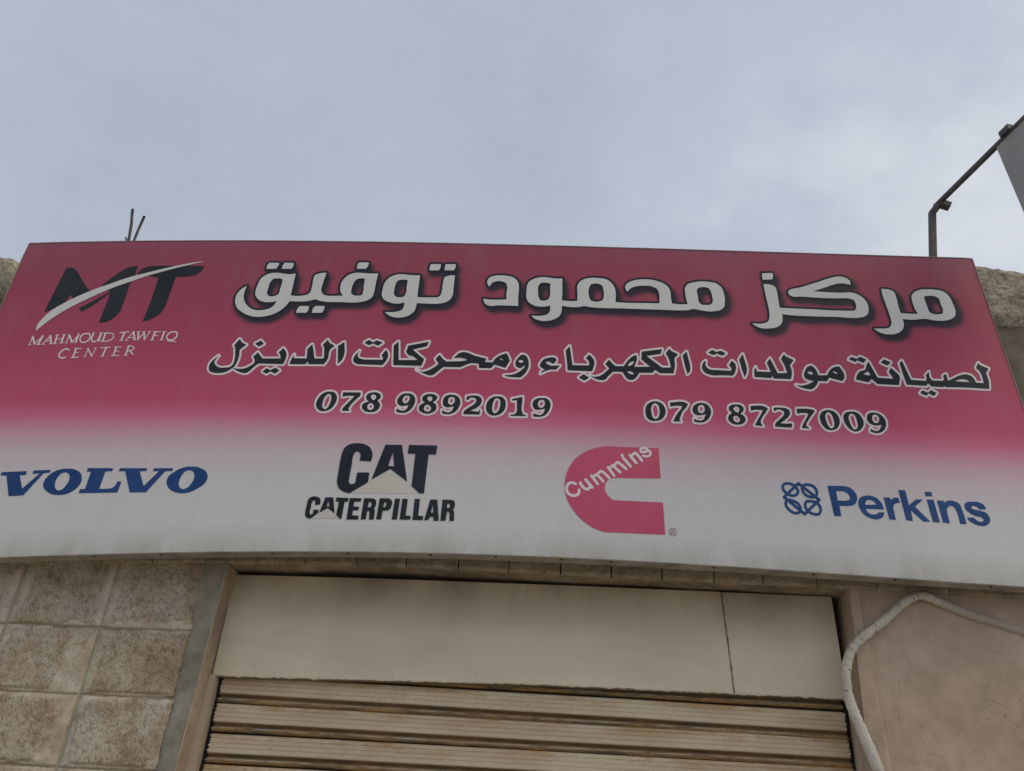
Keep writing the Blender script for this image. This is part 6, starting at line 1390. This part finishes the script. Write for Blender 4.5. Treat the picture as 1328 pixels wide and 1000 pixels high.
# ---------------------------------------------------------------- conduit
m = NT("old_conduit")
big = m.noise(6, 5, 0.65); fine = m.noise(60, 4, 0.7)
col = m.ramp(big, [(0.35, (0.50, 0.455, 0.37)), (0.62, (0.72, 0.67, 0.565))])
col = m.mix(m.ramp(fine, [(0.55, 0.0), (0.68, 0.6)]), col, (0.22, 0.19, 0.15))
xr_ = m.n('ShaderNodeMapRange'); xr_.inputs['From Min'].default_value = 1.80; xr_.inputs['From Max'].default_value = 1.98; xr_.inputs['To Max'].default_value = 0.9
m.l(m.sep()[0], xr_.inputs['Value'])
xr_.inputs['To Max'].default_value = 0.7
col = m.mix(xr_.outputs[0], col, (0.42, 0.345, 0.27))
m.color(col); m.bump(fine, 0.7, 0.003); m.rough(0.85, 0.25)
cp = [(3.05, 0.08, 2.37), (2.93, 0.03, 2.385), (2.75, 0.004, 2.42), (2.5, 0.002, 2.47), (2.283, 0.000, 2.535), (2.10, -0.004, 2.594), (1.999, -0.008, 2.622), (1.863, -0.018, 2.676), (1.775, -0.036, 2.698), (1.682, -0.040, 2.655), (1.577, -0.038, 2.568), (1.477, -0.036, 2.495), (1.405, -0.034, 2.428), (1.368, -0.034, 2.350), (1.352, -0.036, 2.260), (1.362, -0.040, 2.165), (1.390, -0.044, 2.060), (1.420, -0.050, 1.945), (1.452, -0.052, 1.83), (1.50, -0.05, 1.60), (1.52, -0.04, 1.2), (1.51, -0.035, 0.7), (1.51, -0.035, 0.12)]
pts = catmull(cp, 16)
rad = []
for i, p in enumerate(pts):
    r = 0.0215 + 0.0022 * mnoise.noise(Vector((i * 0.21, 2, 3))) + 0.0008 * math.sin(i * 2.1)
    r *= interp([(0.0, 1.25), (1.9, 1.20), (2.2, 1.08), (2.4, 1.0), (2.62, 0.95), (2.72, 0.85)], p.z) if p.x < 1.80 else 0.95
    rad.append(r)
cd = tube("wall_conduit", pts, rad, m.m, None, n=16)
for v_ in cd.data.vertices:
    q_ = v_.co * 55
    v_.co += Vector((mnoise.noise(q_), mnoise.noise(q_ + Vector((7, 0, 0))), mnoise.noise(q_ + Vector((0, 7, 0))))) * 0.0035
tag(cd, "crooked off-white conduit bending down the plaster wall right of the shutter", "conduit")
# dark splits where the conduit was bent: short uneven arcs round its outer side
for f, a0, a1 in ((0.375, 2.6, 5.0), (0.388, 3.4, 5.6), (0.42, 3.0, 4.2), (0.475, 2.2, 4.4), (0.482, 4.0, 5.6), (0.515, 3.2, 4.3), (0.55, 2.4, 4.8), (0.60, 3.6, 4.9), (0.65, 2.8, 3.8)):
    i = int(f * (len(pts) - 1))
    t = (pts[i + 1] - pts[i]).normalized()
    sx = t.cross(Vector((0, 1, 0))).normalized(); sy = sx.cross(t).normalized()
    if sy.y > 0: sy = -sy
    arc = []
    for k in range(9):
        w = (a0 + (a1 - a0) * k / 8) - 3.9
        arc.append(pts[i] + (sy * math.cos(w) + sx * math.sin(w)) * (rad[i] + 0.0002) + t * (0.004 * mnoise.noise(Vector((k * 0.7, i, 0))) + 0.002 * w))
    ring = tube("crack", arc, [0.0004 + 0.0009 * math.sin(math.pi * k / 8) for k in range(9)], M_dark, None, n=5)
    ring.parent = cd

# ---------------------------------------------------------------- blade sign on its bent pole
m = NT("rusty_dark_steel")
n_ = m.noise(20, 5, 0.65)
m.color(m.ramp(n_, [(0.35, (0.055, 0.052, 0.055)), (0.6, (0.11, 0.085, 0.08))])); m.rough(0.6, 0.4)
M_steel = m.m
PB_ = Vector((2.483, 0.10, 5.374))
d_arm = Vector((0.27, -1.0, 0.0)).normalized()
BL = empty("blade_sign", "blank grey projecting sign on a bent dark pole at the top right", "sign", loc=(2.2, 0.10, 4.3))
def square_tube(name, a, b, w, mat, parent, roll=0.0):
    a, b = Vector(a), Vector(b)
    t = (b - a).normalized()
    s_ = t.cross(Vector((0, 0, 1)) if abs(t.z) < 0.9 else Vector((0, 1, 0))).normalized()
    u_ = s_.cross(t).normalized()
    V = []
    h = w / 2; c_ = h * 0.25
    prof_ = [(-h, -h + c_), (-h + c_, -h), (h - c_, -h), (h, -h + c_), (h, h - c_), (h - c_, h), (-h + c_, h), (-h, h - c_)]
    for p in (a, b):
        for q in prof_:
            V.append(p + s_ * q[0] + u_ * q[1])
    F = [(k, (k + 1) % 8, 8 + (k + 1) % 8, 8 + k) for k in range(8)] + [tuple(range(8))[::-1], tuple(range(8, 16))]
    return link(name, mesh(name, V, F), mat, parent)
square_tube("pole", (2.235, 0.10, 4.25), (2.452, 0.10, 5.325), 0.040, M_steel, BL)
square_tube("pole_elbow", (2.446, 0.10, 5.31), (2.500, 0.065, 5.377), 0.036, M_steel, BL)
arm_a = PB_ - d_arm * 0.0
square_tube("arm", arm_a, PB_ + d_arm * 2.0, 0.030, M_steel, BL)
cl = PB_ + d_arm * 0.045 + Vector((0.025, 0, -0.012))
square_tube("clamp", cl - Vector((0.028, 0.0, 0.0)), cl + Vector((0.030, 0, -0.028)), 0.05, M_steel, BL)
T0 = 0.55
c2 = PB_ + d_arm * (T0 + 0.10) + Vector((-0.012, 0, 0.02))
square_tube("clamp", c2 - d_arm * 0.035, c2 + d_arm * 0.035, 0.045, M_steel, BL)
m = NT("blank_panel")
m.color(m.ramp(m.noise(3, 5, 0.6), [(0.35, (0.30, 0.30, 0.285)), (0.65, (0.38, 0.38, 0.36))])); m.rough(0.6, 0.3)
side = d_arm.cross(Vector((0, 0, 1))).normalized() * 0.009
A0 = PB_ + d_arm * T0 + Vector((0, 0, -0.016)); A1 = PB_ + d_arm * 1.95 + Vector((0, 0, -0.016))
dn = Vector((0.0, 0, -0.85))
V = []
for s_ in (-1, 1):
    V += [A0 + side * s_, A1 + side * s_, A1 + dn + side * s_, A0 + dn + Vector((0.03, 0, 0)) + side * s_]
link("panel", mesh("panel", V, [(0, 1, 2, 3), (7, 6, 5, 4), (0, 4, 5, 1), (1, 5, 6, 2), (2, 6, 7, 3), (3, 7, 4, 0)]), m.m, BL)

# ---------------------------------------------------------------- rebar stubs on the roof edge
rb = tube("rebar", [(-2.940, 0.05, 4.50), (-2.972, 0.05, 4.93), (-2.985, 0.05, 5.00), (-3.006, 0.05, 5.12), (-3.022, 0.05, 5.18), (-3.038, 0.05, 5.252)], 0.0095, M_steel, None, n=8)
tag(rb, "left, taller and nearly upright rebar stub behind the sign's top left edge", "rebar", "rebar stubs above the sign")
tw = tube("tie_wire", [(-3.000, 0.04, 4.985), (-2.985, 0.035, 4.96), (-2.972, 0.04, 4.945), (-2.958, 0.05, 4.955)], 0.006, M_steel, None, n=6)
tw.parent = rb
rb2 = tube("rebar", [(-2.952, 0.07, 4.50), (-2.950, 0.06, 4.90), (-2.940, 0.05, 5.07), (-2.934, 0.05, 5.188)], 0.0085, M_steel, None, n=8)
tag(rb2, "right, shorter slanting rebar stub behind the sign's top left edge", "rebar", "rebar stubs above the sign")
